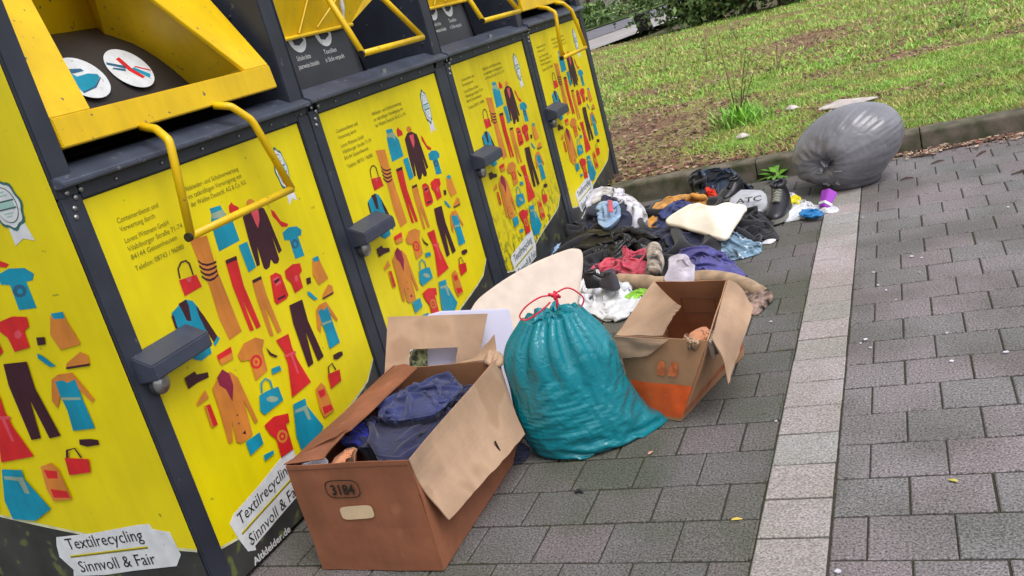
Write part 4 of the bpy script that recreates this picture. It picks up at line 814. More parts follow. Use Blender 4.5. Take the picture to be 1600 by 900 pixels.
# contents
def cl(name,label,cat,pts,bulge,m,grp=None,so=False,fold=.03,freq=10,n=0,rings=0,**k):
    if so: o=soft(name,pts,bulge,m,fold=fold,freq=freq,n=n or 110,rings=rings or 40,**k)
    else: o=heap(name,pts,bulge,m,**({'N':38} if 0<n<100 else {}),**k)
    return tag(o,label,cat,grp)
cl('trousers','crumpled slate blue trousers on top of the brown box marked 3184','clothes',[(.33,.47,.325),(.43,.33,.325),(.56,.27,.325),(.63,.35,.32),(.64,.60,.31),(.62,.80,.29),(.50,.86,.27),(.38,.80,.27),(.34,.64,.28)],.055,F_['navy'],seed=3,ang=.5,thick=.12,world=True,N=74,wl=.10,ex=1.3)
cl('shirt','paler blue shirt folded across the trousers in the brown box','clothes',[(.36,.58,.37),(.44,.46,.375),(.55,.44,.37),(.62,.52,.36),(.60,.70,.35),(.50,.78,.35),(.40,.73,.355)],.03,F_['blue'],seed=11,ang=-.5,thick=.03,world=True,N=62,wl=.085,ex=1.35)
cl('scarf','royal blue knitted scarf in the left corner of the brown box','scarf',[(.31,.40,.33),(.36,.37,.335),(.40,.41,.335),(.385,.50,.34),(.33,.52,.335)],.03,F_['royal'],fold=.03,freq=14,seed=21,thick=.04,world=True,n=90,rings=30)
cl('blouse','wine and pink striped blouse under the raised flap of the brown box','clothes',[(.31,.53,.34),(.36,.50,.345),(.41,.56,.35),(.41,.68,.35),(.36,.74,.35),(.32,.66,.345)],.03,F_['maroon'],fold=.04,freq=11,seed=23,thick=.03,world=True,n=90,rings=30)
cl('cloth','orange and pink rag at the near corner of the brown box','cloth',[(.345,.265,.325),(.37,.24,.325),(.395,.26,.325),(.405,.32,.335),(.385,.35,.34),(.355,.33,.335)],.018,F_['peach'],seed=31,thick=.05,world=True,N=40,ex=1.35)
cl('cloth','white lacy cloth in the near left corner of the brown box','cloth',[(.255,.225,.335),(.31,.21,.335),(.355,.215,.335),(.35,.26,.342),(.30,.30,.345),(.26,.29,.34)],.02,F_['white'],fold=.02,freq=26,seed=33,thick=.05,world=True,n=90,rings=30)
# --- flattened cardboard and white boards behind box 1 ---
def rect_on(px4,P0,N): return [atp(x,y,P0,N) for x,y in px4]
Nn=np.array([.55,-.8,.25]); Nn/=np.linalg.norm(Nn)
q=rect_on([(600,600),(742,592),(762,490),(606,495)],(.36,1.02,.40),Nn)
mb=MB(); sheet(mb,q,bend=.006,seed=12,nu=20,nv=12,hole=(.25,.75,.0,.5),wav=.004); 
# run the sheet down to the ground behind box 1
lowq=[np.array(q[0])+np.array([-.02,.03,-.30]),np.array(q[1])+np.array([-.02,.03,-.22]),q[1],q[0]]; sheet(mb,[lowq[0],lowq[1],np.array(q[1])+[0,0.002,0],np.array(q[0])+[0,.002,0]],seed=12,nu=20,nv=8,hole=(.25,.75,.7,1.0),wav=.004)
cs=tag(mb.build('cardboard_sheet',[M['ckraft']]),'tan cardboard sheet with a square cut-out, standing behind the brown box','cardboard sheet')
q2=rect_on([(655,660),(800,650),(806,500),(800,480)],(.42,1.16,.35),Nn)
mb=MB(); pl_=rect_on([(640,690),(812,690),(812,560),(795,482),(690,486),(668,492),(640,560)],(.42,1.13,.35),Nn); mb.plate(pl_,tuple(-Nn*.035)); 
M['lav']=mat('white_laminate',rgb(206,204,228),rough=.5,var=.04,vscale=5,bump=.05)
wb=tag(mb.build('white_board',[M['lav']],bevel=.004),'white laminated box lid standing between the cut-out cardboard and the turquoise bag','box lid')
mb=MB(); P=rect_on([(668,583),(640,583),(643,552),(660,540),(668,545)],(.42,1.105,.35),Nn); mb.plate(P,tuple(-Nn*.004)); st=mb.build('green_label',[mat('green_label_paper',rgb(150,156,110),var=.45,vscale=60,speck=(rgb(40,60,50),70,.52))],wb)
# cream board / pillow leaning on the bins
Nc=np.array([.62,-.62,.48]); Nc/=np.linalg.norm(Nc)
pp=[atp(x,y,(.35,2.2,.16),Nc) for x,y in [(738,480),(775,445),(830,412),(880,391),(900,387),(911,394),(911,425),(905,462),(890,520),(830,560),(770,560),(730,540)]]
mb=MB(); n=len(pp); mb.plate(catmull(pp,60),tuple(-Nc*.045)); tag(mb.build('foam_board',[fabric('cream_foam',rgb(212,197,186),var=.05,bump=.1)],bevel=.012,smooth=False),'large cream foam mattress piece leaning on the containers behind the turquoise bag','mattress piece')
# --- turquoise bag ---
M['teal']=mat('turquoise_film',rgb(10,122,136),rough=.2,var=.08,vscale=4,spec=.55); film(M['teal'],9,.006,.6)
def bag(name,left,right,P0,m,ratio,label,zs,neck,pleat=.05,seed=2,n=80,rings=46,amp=.02,depth_off=0.,corner=None,ex=.30,steps=60):
    P0=np.array(P0,float); h=_f*1; h[2]=0; h/=np.linalg.norm(h); sdir=np.array([h[1],-h[0],0.])
    A=[atp(x,y,P0,h) for x,y in left]; B=[atp(x,y,P0,h) for x,y in right]
    sa=np.array([((p-P0)@sdir,p[2]) for p in A]); sb=np.array([((p-P0)@sdir,p[2]) for p in B]); sa=sa[np.argsort(sa[:,1])]; sb=sb[np.argsort(sb[:,1])]
    Z=np.linspace(zs[0],zs[1],rings); l=np.interp(Z,sa[:,1],sa[:,0]); r=np.interp(Z,sb[:,1],sb[:,0]); ker=np.ones(7)/7
    l=np.convolve(np.pad(l,3,'edge'),ker,'valid'); r=np.convolve(np.pad(r,3,'edge'),ker,'valid')
    th=np.linspace(0,2*math.pi,n,endpoint=False); V=np.zeros((rings,n,3)); H=zs[1]-zs[0]
    for i,z in enumerate(Z):
        c=(l[i]+r[i])/2; rx=(r[i]-l[i])/2; t=(z-zs[0])/H; ry=rx*ratio*(1 if t<.7 else 1)
        ry=min(ry,ratio*.5*(max(r-l))) 
        V[i]=P0+np.outer(c+rx*np.cos(th),sdir)+np.outer(ry*np.sin(th)+depth_off*t,h); V[i,:,2]=z
    C=V.mean(1,keepdims=True); D=V-C; Rr=np.linalg.norm(D,axis=-1,keepdims=True)+1e-6; D/=Rr
    T=((Z-zs[0])/H)[:,None]; TH=th[None,:]
    # a pulled-out bottom corner towards camera right
    if corner: 
        dth=np.abs((TH-corner[0]+np.pi)%(2*np.pi)-np.pi); V+=D*(corner[1]*np.exp(-(dth/.33)**2)*np.exp(-(T/.16)**2))[...,None]
    V=V+D*(.016*perlin(V*6.5+seed*1.3)+.008*perlin(V*13+2))[...,None]*np.clip(T*5,0,1)[...,None]
    A0=V.copy(); nz=np.clip(.5+1.6*perlin(np.stack([np.cos(TH)*1.3+0*T,np.sin(TH)*1.3+0*T,T*2.2+0*TH],-1)+seed),0,1); su=.99+.06*nz+ex*np.clip((T-.5)/.5,0,1)**1.2+0*TH; sv=.985+.045*(1-nz)+.03*np.exp(-((T-.25)/.2)**2)*(.5+.5*np.cos(TH+.4))+0*T
    pf=np.sin(TH*11+1.6*np.sin(TH*3))*.6+np.sin(TH*19+2*np.sin(TH*2))*.4
    qa=TH*.2*np.clip(1.3-T,.3,1); qb=A0[...,2]; dg=np.stack([(qa*.78+qb*.62)*34,(-qa*.62+qb*.78)*8,0*qa+seed],-1); dg=dg+.7*perlin(A0*8)[...,None]
    V=V+D*((.010*pf*np.clip((T-.3)/.7,0,1)+.013*perlin(dg)*np.clip(1.3-T,0,1)+.008*perlin(A0*12+seed)+.004*perlin(A0*26+seed)))[...,None]
    def flo(X): X[:,2]=np.maximum(X[:,2],.004); return X
    V=pbd(V*1.,su=su,sv=sv,wrap=True,steps=steps,bend=.5,anchor=.012,anc=A0,floor=flo,grav=.0003,restp=A0)
    V=up2(lap(V,.4,2,True),True); A1=V.copy(); nz2=np.clip(.4+2.*perlin(A1*7+seed),0,1)
    V=V+.003*perlin(A1*[24,24,16])[...,None]*(A1-A1.mean(1,keepdims=True))/.2
    V=pbd(V,su=1.0+.024*nz2,sv=1.0+.022*(1-nz2),wrap=True,steps=14,bend=.5,anchor=.05,anc=A1,floor=flo,grav=.0,restp=A1)
    V=up2(V,True); V=up2(V,True) if V.shape[1]<400 else V; rings,n=V.shape[:2]
    V[...,2]=np.maximum(V[...,2],.004); mb=MB(); fs=[(i*n+j,i*n+(j+1)%n,(i+1)*n+(j+1)%n,(i+1)*n+j) for i in range(rings-1) for j in range(n)]; fs.append(tuple(range(n))[::-1]); fs.append(tuple((rings-1)*n+j for j in range(n)))
    mb.add(V.reshape(-1,3),fs); return mb,V
bl=[(868,712),(835,700),(815,672),(804,635),(795,600),(789,560),(792,530),(813,505),(834,485),(855,469),(864,460)]
br=[(1000,722),(1030,706),(1036,692),(1022,668),(1004,636),(987,603),(972,570),(962,540),(946,510),(921,488),(898,472),(878,462)]
Pb=at(935,712); Pb=Pb+np.array([-.03,.16,0])
mb,V=bag('b',bl,br,Pb,None,.8,'',(.0,.475),None,corner=(-.15,.055))
TB=empty('rubbish_bag',tuple(Pb*[1,1,0]),'full turquoise rubbish bag tied with a red drawstring, between the two open boxes','rubbish bag')
mb.build('bag_film',[M['teal']],TB,smooth=True)
top=V[-1].mean(0)
# gathered collar above the neck
nn_=150; vs=[]; 
for i,(r0,dz_) in enumerate(((.030,-.012),(.024,.0),(.028,.008),(.040,.014),(.055,.008),(.062,-.006))):
    for j in range(nn_):
        t=2*math.pi*j/nn_; r_=r0*(1+.25*math.sin(t*9+i*.3)+.15*math.sin(t*17)); vs.append(top+np.array([r_*math.cos(t),r_*math.sin(t),dz_+.010*math.sin(t*9)*i/5+.006*math.sin(t*5)]))
mb=MB(); mb.add(vs,[(i*nn_+j,i*nn_+(j+1)%nn_,(i+1)*nn_+(j+1)%nn_,(i+1)*nn_+j) for i in range(5) for j in range(nn_)]); mb.build('gathered_collar',[M['teal']],TB,smooth=True)
M['red']=mat('red_drawstring',rgb(214,30,62),rough=.35,var=.05)
hN=np.array([_f[0],_f[1],0]); hN/=np.linalg.norm(hN); tp=top-hN*.07
def loop(pxs,off=0.,r_=.0028):
    P=catmull([atp(x,y,tp-hN*off,hN) for x,y in pxs],70,False); mb=MB(); mb.tube(list(P),r_,6); return mb
for pxs in ([(864,462),(845,464),(823,478),(812,494),(822,500),(845,486),(860,472)],[(868,458),(885,450),(900,455),(912,467),(908,480)]): loop(pxs,.01).build('drawstring',[M['red']],TB,smooth=True)
mb=MB(); kt=atp(867,462,tp-hN*.01,hN)
for a_ in range(4):
    q=np.array([math.cos(a_*1.7),math.sin(a_*2.3),math.sin(a_)]); mb.tube([kt-q*.012,kt+q*.004,kt+q*.014],[.005,.006,.004],8)
mb.tube([kt,kt+[.004,-.004,-.02],kt+[.0,-.01,-.04]],[.006,.005,.003],6); mb.build('knot',[M['red']],TB,smooth=True)
# --- box 2 (with orange print) ---
B2=empty('cardboard_box',(1.1,1.05,0),'open tan cardboard box with an orange printed base, beside the turquoise bag','cardboard box')
bt=[at(1000,650),at(1064,660),at(1162,556),at(1050,548)]; tpv=[at(962,524,.30),at(1106,532,.30),at(1137,437,.33),at(1022,440,.33)]
bt=[b_+[0,0,.004] for b_ in bt]
mb=MB(); mb.add(bt,[(0,1,2,3)]); mb.build('bottom',[M['cinside']],B2)
def seg(a,b,t): return a*(1-t)+b*t
bl_,br_,tl_,tr_=bt[0],bt[1],tpv[0],tpv[1]
ml,mr=seg(bl_,tl_,.52),seg(br_,tr_,.48)
mb=MB(); sheet(mb,[bl_,br_,tr_,tl_],seed=41,bend=.01,mi=0,nv=24,nu=24)
# colour the lower half of the wall as the printed base
fcs=[]
for i,f in enumerate(mb.f):
    c=np.mean([mb.v[j] for j in f],0); zf=(c[2])/.30
    if .07<zf<.47: mb.mi[i]=1
fb2=mb.build('front_wall',[M['ctan'],M['corange']],B2)
mb=MB(); sheet(mb,[bt[1],bt[2],tpv[2],tpv[1]],seed=42,bend=.014); 
for i,f in enumerate(mb.f):
    c=np.mean([mb.v[j] for j in f],0)
    if .07<c[2]/.31<.20: mb.mi[i]=1
mb.build('side_wall',[M['ctan'],mat('faded_orange_print',rgb(168,96,60),rough=.8,var=.2,vscale=20)],B2)
mb=MB(); sheet(mb,[bt[2],bt[3],tpv[3],tpv[2]],seed=43,bend=.006); rw=mb.build('rear_wall',[M['cinside']],B2)
mb=MB(); sheet(mb,[bt[3],bt[0],tpv[0],tpv[3]],seed=44,bend=.006); mb.build('side_wall',[M['cinside']],B2)
# hand hole outline on the inside of rear wall
a_,b_,c_,d_=tpv[3],tpv[2],bt[2],bt[3]
IN=lambda u,v: seg(seg(a_,b_,u),seg(d_,c_,u),v)+np.array([-.0,-.012,.0])
mb=MB(); rg=[IN(.33,.22),IN(.78,.22),IN(.78,.42),IN(.33,.42)]
for i in range(4): mb.tube([rg[i],rg[(i+1)%4]],.0016,6)
mb.build('hand_hole',[mat('cut_line',rgb(96,62,40),rough=.9)],rw)
# inner left flap folded in, front strip, right flap out
mb=MB(); sheet(mb,[tpv[0],tpv[3],at(1063,480,.36),at(1034,525,.30)],seed=45,bend=.008,wav=.006,ragged=.08); mb.build('flap',[M['ckraft']],B2)
P3=tpv[2]; P4=tpv[1]
mb=MB(); sheet(mb,[P3,P4+np.array([.01,.02,0]),at(1139,598,.15),at(1178,480,.26)],seed=46,bend=.02,nu=18,nv=12,wav=.008,ragged=.05); mb.build('flap',[M['ckraft']],B2)
mb=MB(); nf=np.cross(br_-bl_,tl_-bl_); nf/=np.linalg.norm(nf); nf=nf if nf[1]<0 else -nf
fq=[tl_+nf*.006,seg(tl_,tr_,.62)+nf*.012,seg(seg(tl_,bl_,.2),seg(tr_,br_,.2),.40)+nf*.016,seg(tl_,bl_,.27)+nf*.012]; sheet(mb,fq,seed=47,ragged=.05); mb.build('flap',[M['ckraft']],B2)
# orange emblem
mb=MB()
E2=lambda u,v:seg(seg(bl_,br_,u),seg(tl_,tr_,u),v)+nf*.014
for u0 in (.50,.66):
    mb.add([E2(u0+.02,.74),E2(u0+.09,.735),E2(u0+.12,.60),E2(u0+.08,.56),E2(u0-.01,.57),E2(u0+.0,.66)],[tuple(range(6))])
mb.build('orange_print',[mat('emblem_orange',rgb(222,120,66),rough=.8,var=.2,vscale=40)],fb2,fix=False)
cl('cloth','orange rag poking out of the box with the orange base','cloth',[at(1075,522,.30),at(1090,508,.31),at(1104,508,.31),at(1106,520,.31),at(1092,528,.30)],.008,F_['peach'],fold=.03,freq=24,seed=51,thick=.05,world=True,n=80,rings=24)
cl('cloth','cream crumpled cloth at the right corner inside the box with the orange base','cloth',[at(1104,534,.285),at(1103,518,.29),at(1110,510,.29),at(1118,514,.285),at(1114,532,.28)],.01,F_['cream'],n=60,seed=52,thick=.06,world=True)
cl('cloth','crumpled brown paper over the front rim of the box with the orange base','paper',[at(1062,520,.305),at(1082,524,.31),at(1100,534,.31),at(1084,536,.30),at(1066,528,.30)],.008,M['ckraft'],fold=.012,freq=28,seed=53,thick=.02,world=True,n=80,rings=24)
# ---------------- the pile ----------------
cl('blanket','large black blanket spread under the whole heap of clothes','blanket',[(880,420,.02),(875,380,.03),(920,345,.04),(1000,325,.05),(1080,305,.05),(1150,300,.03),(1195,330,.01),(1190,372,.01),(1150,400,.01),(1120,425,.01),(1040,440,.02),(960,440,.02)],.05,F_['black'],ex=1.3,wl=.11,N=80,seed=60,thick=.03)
cl('jacket','black shiny jacket lying flat in the heap beside the foam mattress piece','clothes',[(862,392,.04),(885,368,.10),(925,356,.14),(970,358,.15),(1015,362,.14),(1045,372,.10),(1050,392,.06),(1015,400,.08),(1000,388,.10),(950,412,.05),(915,405,.05),(885,405,.03)],.05,F_['shiny'],fold=.055,freq=8,seed=61,ang=.15,aniso=3.5,thick=.10,N=74,wl=.075,ex=1.3)
cl('jeans','dark navy trousers under the cream cushion in the heap','clothes',[(1000,392,.05),(1020,360,.11),(1060,350,.12),(1110,362,.10),(1120,385,.05),(1095,402,.03),(1040,402,.04)],.03,F_['midnight'],fold=.05,freq=9,seed=62,ang=.4,thick=.08,n=150,rings=50)
cl('jumper','rose red jumper lying below the black shiny jacket','clothes',[(918,418,.05),(945,406,.07),(985,400,.09),(998,384,.11),(1015,386,.11),(1022,410,.07),(1010,428,.05),(960,430,.04),(925,428,.04)],.025,F_['rose'],fold=.04,freq=10,seed=63,ang=-.2,thick=.06)
cl('sweatshirt','purple blue sweatshirt lying at the right edge of the heap','clothes',[(1058,398,.07),(1075,386,.10),(1105,382,.10),(1130,396,.06),(1150,412,.02),(1166,430,.01),(1140,434,.02),(1100,424,.05),(1075,418,.06)],.035,F_['purple'],fold=.045,freq=9,seed=64,ang=1.1,thick=.06)
cl('jeans','pale washed denim jeans crumpled at the right edge of the heap','clothes',[(1108,378,.06),(1130,358,.08),(1160,362,.06),(1188,380,.02),(1182,396,.01),(1150,404,.01),(1125,400,.03),(1108,392,.05)],.03,F_['denim2'],fold=.045,freq=13,seed=65,ang=.7,aniso=1.8,thick=.04)
# white bag with a navy jumper
cl('cloth_bag','white cloth bag opened round a navy jumper at the farthest container','cloth bag',[(893,350,.03),(903,322,.10),(918,302,.16),(945,292,.20),(972,298,.20),(1000,316,.17),(1013,343,.11),(1004,364,.05),(950,368,.03)],.045,F_['white'],fold=.03,freq=9,seed=66,thick=.10)
cl('jumper','navy jumper lying inside the open white cloth bag','clothes',[(905,354,.06),(912,328,.13),(932,312,.185),(962,310,.195),(985,325,.165),(990,352,.10),(960,368,.07),(925,366,.06)],.03,F_['midnight'],fold=.03,freq=10,seed=67,thick=.12)
# orange jacket round blue shirt
cl('jacket','mustard orange jacket wrapped round a blue shirt in the heap','clothes',[(1008,362,.04),(1012,336,.09),(1032,312,.14),(1060,302,.17),(1090,304,.17),(1116,320,.13),(1118,338,.08),(1070,358,.06)],.02,F_['orange'],fold=.035,freq=11,seed=68,ang=1.,thick=.10)
cl('shirt','royal blue and navy shirt tucked into the mustard orange jacket','clothes',[(1026,356,.09),(1032,330,.135),(1046,315,.17),(1072,312,.18),(1096,326,.15),(1080,350,.12),(1045,364,.09)],.025,fabric('deep_blue_cloth',rgb(30,50,120),var=.3),fold=.04,freq=12,seed=69,thick=.10)
cl('cushion','cream cushion lying on top of the heap','cushion',[(1040,344,.17),(1065,326,.19),(1088,317,.21),(1112,322,.20),(1140,318,.18),(1165,322,.15),(1150,345,.13),(1132,370,.11),(1095,360,.13),(1062,352,.15)],.035,fabric('cushion_cream',rgb(232,222,206),var=.04,bump=.1),fold=.018,freq=8,so=True,seed=70,thick=.022,pw=2.0)
# blue shirt with collar on the navy jumper
cb=empty('folded_shirt',tuple(at(948,338,.21)),'pale blue folded shirt with a pink tag on the navy jumper','clothes')
o=heap('shirt_body',[(930,318,.205),(940,310,.22),(962,313,.22),(969,328,.20),(962,345,.18),(950,354,.17),(935,344,.18)],.012,F_['paleblue'],seed=71,thick=.02,parent=cb,N=34,rag=.1)
o=soft('pink_tag',[(949,312,.25),(957,313,.25),(958,331,.236),(950,330,.236)],.003,F_['rose'],fold=.003,seed=72,thick=.004,linear=True,parent=cb,n=24,rings=6)
# dark jacket + bits at the kerb
cl('jacket','navy padded jacket lying against the kerb','clothes',[(1078,292,.06),(1080,272,.14),(1110,263,.17),(1140,262,.17),(1170,272,.13),(1182,285,.07),(1178,300,.02),(1130,305,.03),(1095,304,.03)],.035,mat('padded_navy',rgb(44,58,82),rough=.45,var=.25,vscale=14,bump=.3,bscale=50),fold=.05,freq=12,seed=73,ang=.3,aniso=2,thick=.08)
cl('hat','black woollen hat at the left end of the navy padded jacket','hat',[(1074,290,.06),(1076,272,.12),(1092,264,.15),(1104,272,.14),(1104,288,.09),(1090,296,.06)],.03,F_['black'],fold=.03,freq=16,seed=74,thick=.06,n=80,rings=24)
cl('cloth','bright red cloth below the navy padded jacket','cloth',[(1095,304,.05),(1102,294,.09),(1118,294,.09),(1124,303,.06),(1112,310,.04)],.02,mat('red_cloth',rgb(206,52,30),rough=.8),fold=.025,freq=18,seed=75,thick=.04,n=70,rings=22)
def tee():
    o=soft('t_shirt',[(1140,320,.055),(1148,300,.075),(1170,297,.075),(1192,299,.065),(1196,320,.045),(1177,334,.04),(1155,334,.05)],.012,fabric('grey_tee',rgb(178,180,190),var=.08),fold=.012,freq=12,seed=76,thick=.03,n=80,rings=24)
    tag(o,'grey T-shirt lettered ATC beside the high black boot','clothes')
    P=at(1150,320,.086); e=at(1190,314,.080)-P; L=np.linalg.norm(e); e/=L; up=at(1155,302,.099)-P; up-=e*(up@e); up/=np.linalg.norm(up); nn=np.cross(e,up); nn=nn if nn[2]>0 else -nn
    tb=MB(); text_mesh('ATC',.13,P+nn*.004,e,up,nn,0,tb,width=L,bold=.002); t=tb.build('lettering',[M['ink']],None,fix=False); t.parent=o
tee()
# shoes
def shoe(name,label,base,toe,L,sole,upper,high=.0,stripe=False,cat='shoe',tilt=0.):
    """base: heel point, toe: direction point. A shoe is sole, upper, tongue, laces, collar"""
    base=np.array(base,float); d=np.array(toe,float)-base; ld=np.linalg.norm(d); d/=ld; up=np.array([0,0,1.]); sdv=np.cross(d,up); sdv/=np.linalg.norm(sdv); up=np.cross(sdv,d)
    root=empty(name,tuple(base),label,cat)
    W=lambda x,y,z: base+d*(x*L)+sdv*(y*L)+up*(z*L)
    wid=lambda x: .14+.045*math.sin((x-.05)*3.4)*(1 if x>.3 else .5)-.0*x
    prof=[]; 
    xs=np.linspace(0,1,16)
    def outline(x): 
        e=min(1,math.sqrt(max(0,1-((x-.14)/.14)**2)) if x<.14 else 1); e=min(e,math.sqrt(max(0,1-((x-.8)/.2)**2)) if x>.8 else e); return max(.03,wid(x)*e)
    m=MB(); ring=[]; 
    for x in xs: ring.append((x,outline(x)))
    pts=[(x,w_) for x,w_ in ring]+[(x,-w_) for x,w_ in ring[::-1]]
    m.plate([W(x,y,0) for x,y in pts],tuple(up*L*.10)); m.build('sole',[sole],root,bevel=.003)
    rows=[]; nr=20
    for x in np.linspace(0.01,.985,26):
        hh=np.interp(x,[0,.1,.35,.45,.6,.8,.95,1],[.50+high,.55+high,.50+high*.95,.42+high*.2,.32,.24,.17,.12]); w_=outline(x)*.95
        rows.append([W(x,w_*math.cos(a)*(1 if math.sin(a)<.5 else .92),.09+(hh-.09)*max(0,math.sin(a))**.7) for a in np.linspace(0,math.pi,nr)])
    V=np.array(rows).reshape(-1,3); m=MB(); m.add(V,[(i*nr+j,(i+1)*nr+j,(i+1)*nr+j+1,i*nr+j+1) for i in range(25) for j in range(nr-1)]+[tuple(range(nr)),tuple(25*nr+j for j in range(nr))[::-1]]); m.build('upper',[upper],root,smooth=True)
    m=MB(); m.tube([W(.12+.17*(1+math.cos(a))*.9,.115*math.sin(a),.53+high-.02*math.cos(a)) for a in np.linspace(0,2*math.pi,24)],.012*L/.3,8); m.build('collar',[upper],root,smooth=True)
    m=MB()
    for q in np.linspace(.42,.62,5):
        hz=np.interp(q,[.35,.45,.6,.8],[.5+high*.9,.44+high*.2,.34,.26]); m.tube([W(q,-.07,hz-.01),W(q,0,hz+.02),W(q,.07,hz-.01)],.008*L/.3*1.2,6)
    m.build('laces',[sole if stripe else M['dark']],root,smooth=True)
    if stripe:
        m=MB()
        for q in (.2,.3): m.tube([W(q-.03,.142,.2),W(q,.13,.35),W(q+.03,.10,.50)],.010,6)
        m.build('stripe',[sole],root,smooth=True)
    return root
M['rubber']=mat('grey_rubber',rgb(132,132,124),rough=.7); M['leather']=mat('black_leather',rgb(32,32,40),rough=.4,var=.2,bump=.3,bscale=50)
shoe('boot','high black boot with grey bands standing at the right edge of the heap',at(1230,326,.01),at(1186,380,.01),.30,M['rubber'],M['leather'],high=.04,stripe=True,cat='boot')
shoe('shoe','black shoe with a grey sole lying in front of the navy padded jacket',at(1162,300,.05),at(1118,322,.05),.20,M['rubber'],M['leather'])
cl('bag','black cloth bag lying under the high black boot','bag',[(1150,352,.04),(1170,335,.07),(1195,345,.06),(1214,362,.02),(1212,374,.01),(1180,374,.01),(1158,366,.02)],.03,F_['black'],fold=.03,freq=12,seed=81,thick=.05,n=90,rings=30)
cl('jacket','charcoal jacket between the cream cushion and the high black boot','clothes',[(1112,338,.05),(1150,326,.07),(1185,330,.07),(1205,345,.04),(1200,362,.02),(1160,368,.03),(1120,360,.04)],.03,F_['black'],fold=.04,freq=10,seed=82,thick=.05,n=90,rings=30)
# plastic packaging
cl('plastic_packaging','clear white plastic packaging lying by the pale paving strip','packaging',[(1212,338,.012),(1222,322,.02),(1245,310,.03),(1262,316,.03),(1285,318,.03),(1306,318,.02),(1306,330,.012),(1275,334,.012),(1245,342,.01),(1222,346,.01)],.02,F_['plasticwhite'],fold=.03,freq=14,seed=83,thick=.012,n=120,rings=30)
cl('plastic_wrapper','blue plastic wrapper lying on the white packaging','wrapper',[(1248,330,.045),(1262,324,.05),(1282,326,.05),(1284,332,.045),(1262,336,.04)],.006,mat('blue_film',rgb(40,130,200),rough=.35),fold=.012,freq=22,seed=84,thick=.01,n=60,rings=14)
cl('plastic_wrapper','bright yellow wrapper beside the high black boot','wrapper',[(1230,313,.03),(1236,303,.05),(1250,306,.055),(1257,314,.04),(1242,318,.03)],.015,mat('yellow_film',rgb(236,224,30),rough=.4),fold=.02,freq=20,seed=85,thick=.02,n=60,rings=18)
cl('tissue','crumpled white tissue behind the yellow wrapper','tissue',[(1228,312,.02),(1226,300,.04),(1238,299,.05),(1246,306,.04),(1240,313,.02)],.02,F_['white'],fold=.03,freq=22,seed=86,thick=.02,n=60,rings=18)
# purple cup
pc_=at(1292,314,.05); ax=np.array([.25,.55,.45]); ax/=np.linalg.norm(ax)
root=empty('plastic_cup',tuple(pc_),'purple plastic cup with a white band in front of the grey rubbish bag','cup')
m=MB(); m.tube([pc_-ax*.05,pc_+ax*.055],[.030,.046],5,cap=True); m.build('cup_body',[mat('purple_plastic',rgb(160,60,190),rough=.35)],root,bevel=.004)
m=MB(); m.tube([pc_-ax*.035,pc_-ax*.020],[.036,.038],5); m.build('band',[M['white']],root)
cl('paper_scrap','white paper scrap on the dark paving right of the denim jeans','paper',[(1190,380,.004),(1200,374,.012),(1212,374,.006),(1204,380,.004)],.004,F_['white'],fold=.004,freq=20,so=True,seed=87,thick=.004,n=40,rings=10)
# lower heap : rugs, lilac cloth, white bag with shoes
roll('rolled_rug',[(968,438,.04),(1000,442,.045),(1040,444,.045),(1100,434,.045),(1150,440,.04),(1190,458,.03)],[.036,.04,.04,.036,.034,.03],F_['beige'],fold=.006,freq=8,seed=91); tag(bpy.data.objects['rolled_rug'],'beige rolled rug running behind the box with the orange base','rug')
cl('rug_end','x','rug',[(1158,444,.03),(1180,442,.05),(1206,458,.03),(1200,474,.01),(1182,490,.008),(1168,480,.02)],.012,mat('striped_rug',rgb(150,126,116),rough=.95,var=.5,vscale=26,bump=.5,bscale=90,bdist=.003),fold=.02,freq=14,so=True,seed=92,thick=.02,n=80,rings=24); o=bpy.data.objects['rug_end']; o.name='doormat'; tag(o,'brown and white patterned mat curling out right of the box with the orange base','mat')
o_bl=roll('blanket',[(1022,388,.12),(1024,410,.10),(1020,428,.07)],[.035,.042,.04],fabric('striped_beige',rgb(172,158,144),var=.5,vs=24),fold=.008,freq=12,seed=93); tag(o_bl,'beige and brown patterned blanket fold between the rose jumper and lilac pillow','blanket')
cl('pillow','lilac white pillow standing behind the box with the orange base','pillow',[(1034,446,.07),(1036,412,.13),(1048,393,.16),(1064,391,.17),(1080,404,.15),(1094,430,.09),(1092,446,.06),(1065,450,.06)],.03,F_['lilac'],seed=94,thick=.08,ex=1.04,amp0=.010,rag=.03,N=46)
cl('plastic_bag','white plastic bag crumpled behind the turquoise bag, dark shoes on it','plastic bag',[(895,462,.02),(905,437,.05),(935,427,.07),(965,430,.07),(985,450,.05),(1000,462,.04),(985,490,.03),(955,498,.02),(915,490,.02)],.02,F_['plasticwhite'],fold=.05,freq=13,seed=95,ang=.6,thick=.06)
shoe('shoe','black low shoe lying left on the white plastic bag',at(916,450,.085),at(948,446,.085),.15,M['leather'],M['leather'])
shoe('slipper','dark grey slipper lying right on the white plastic bag',at(966,454,.085),at(925,440,.085),.17,mat('slate_rubber',rgb(70,70,78),rough=.7),mat('slate_felt',rgb(74,72,82),rough=.9),cat='slipper')
cl('cloth','lime green cloth edge between the rolled rug and the box with the orange base','cloth',[(975,462,.05),(990,450,.07),(1010,448,.07),(1008,456,.05),(990,466,.04)],.008,F_['lime'],fold=.01,freq=14,seed=96,thick=.03,n=60,rings=16)
cl('cloth','pale blue cloth between the foam mattress piece and the third container','cloth',[(855,402,.02),(862,388,.05),(880,378,.07),(892,384,.06),(885,396,.04),(868,406,.02)],.02,F_['paleblue'],fold=.03,freq=18,seed=97,thick=.03,n=80,rings=24)
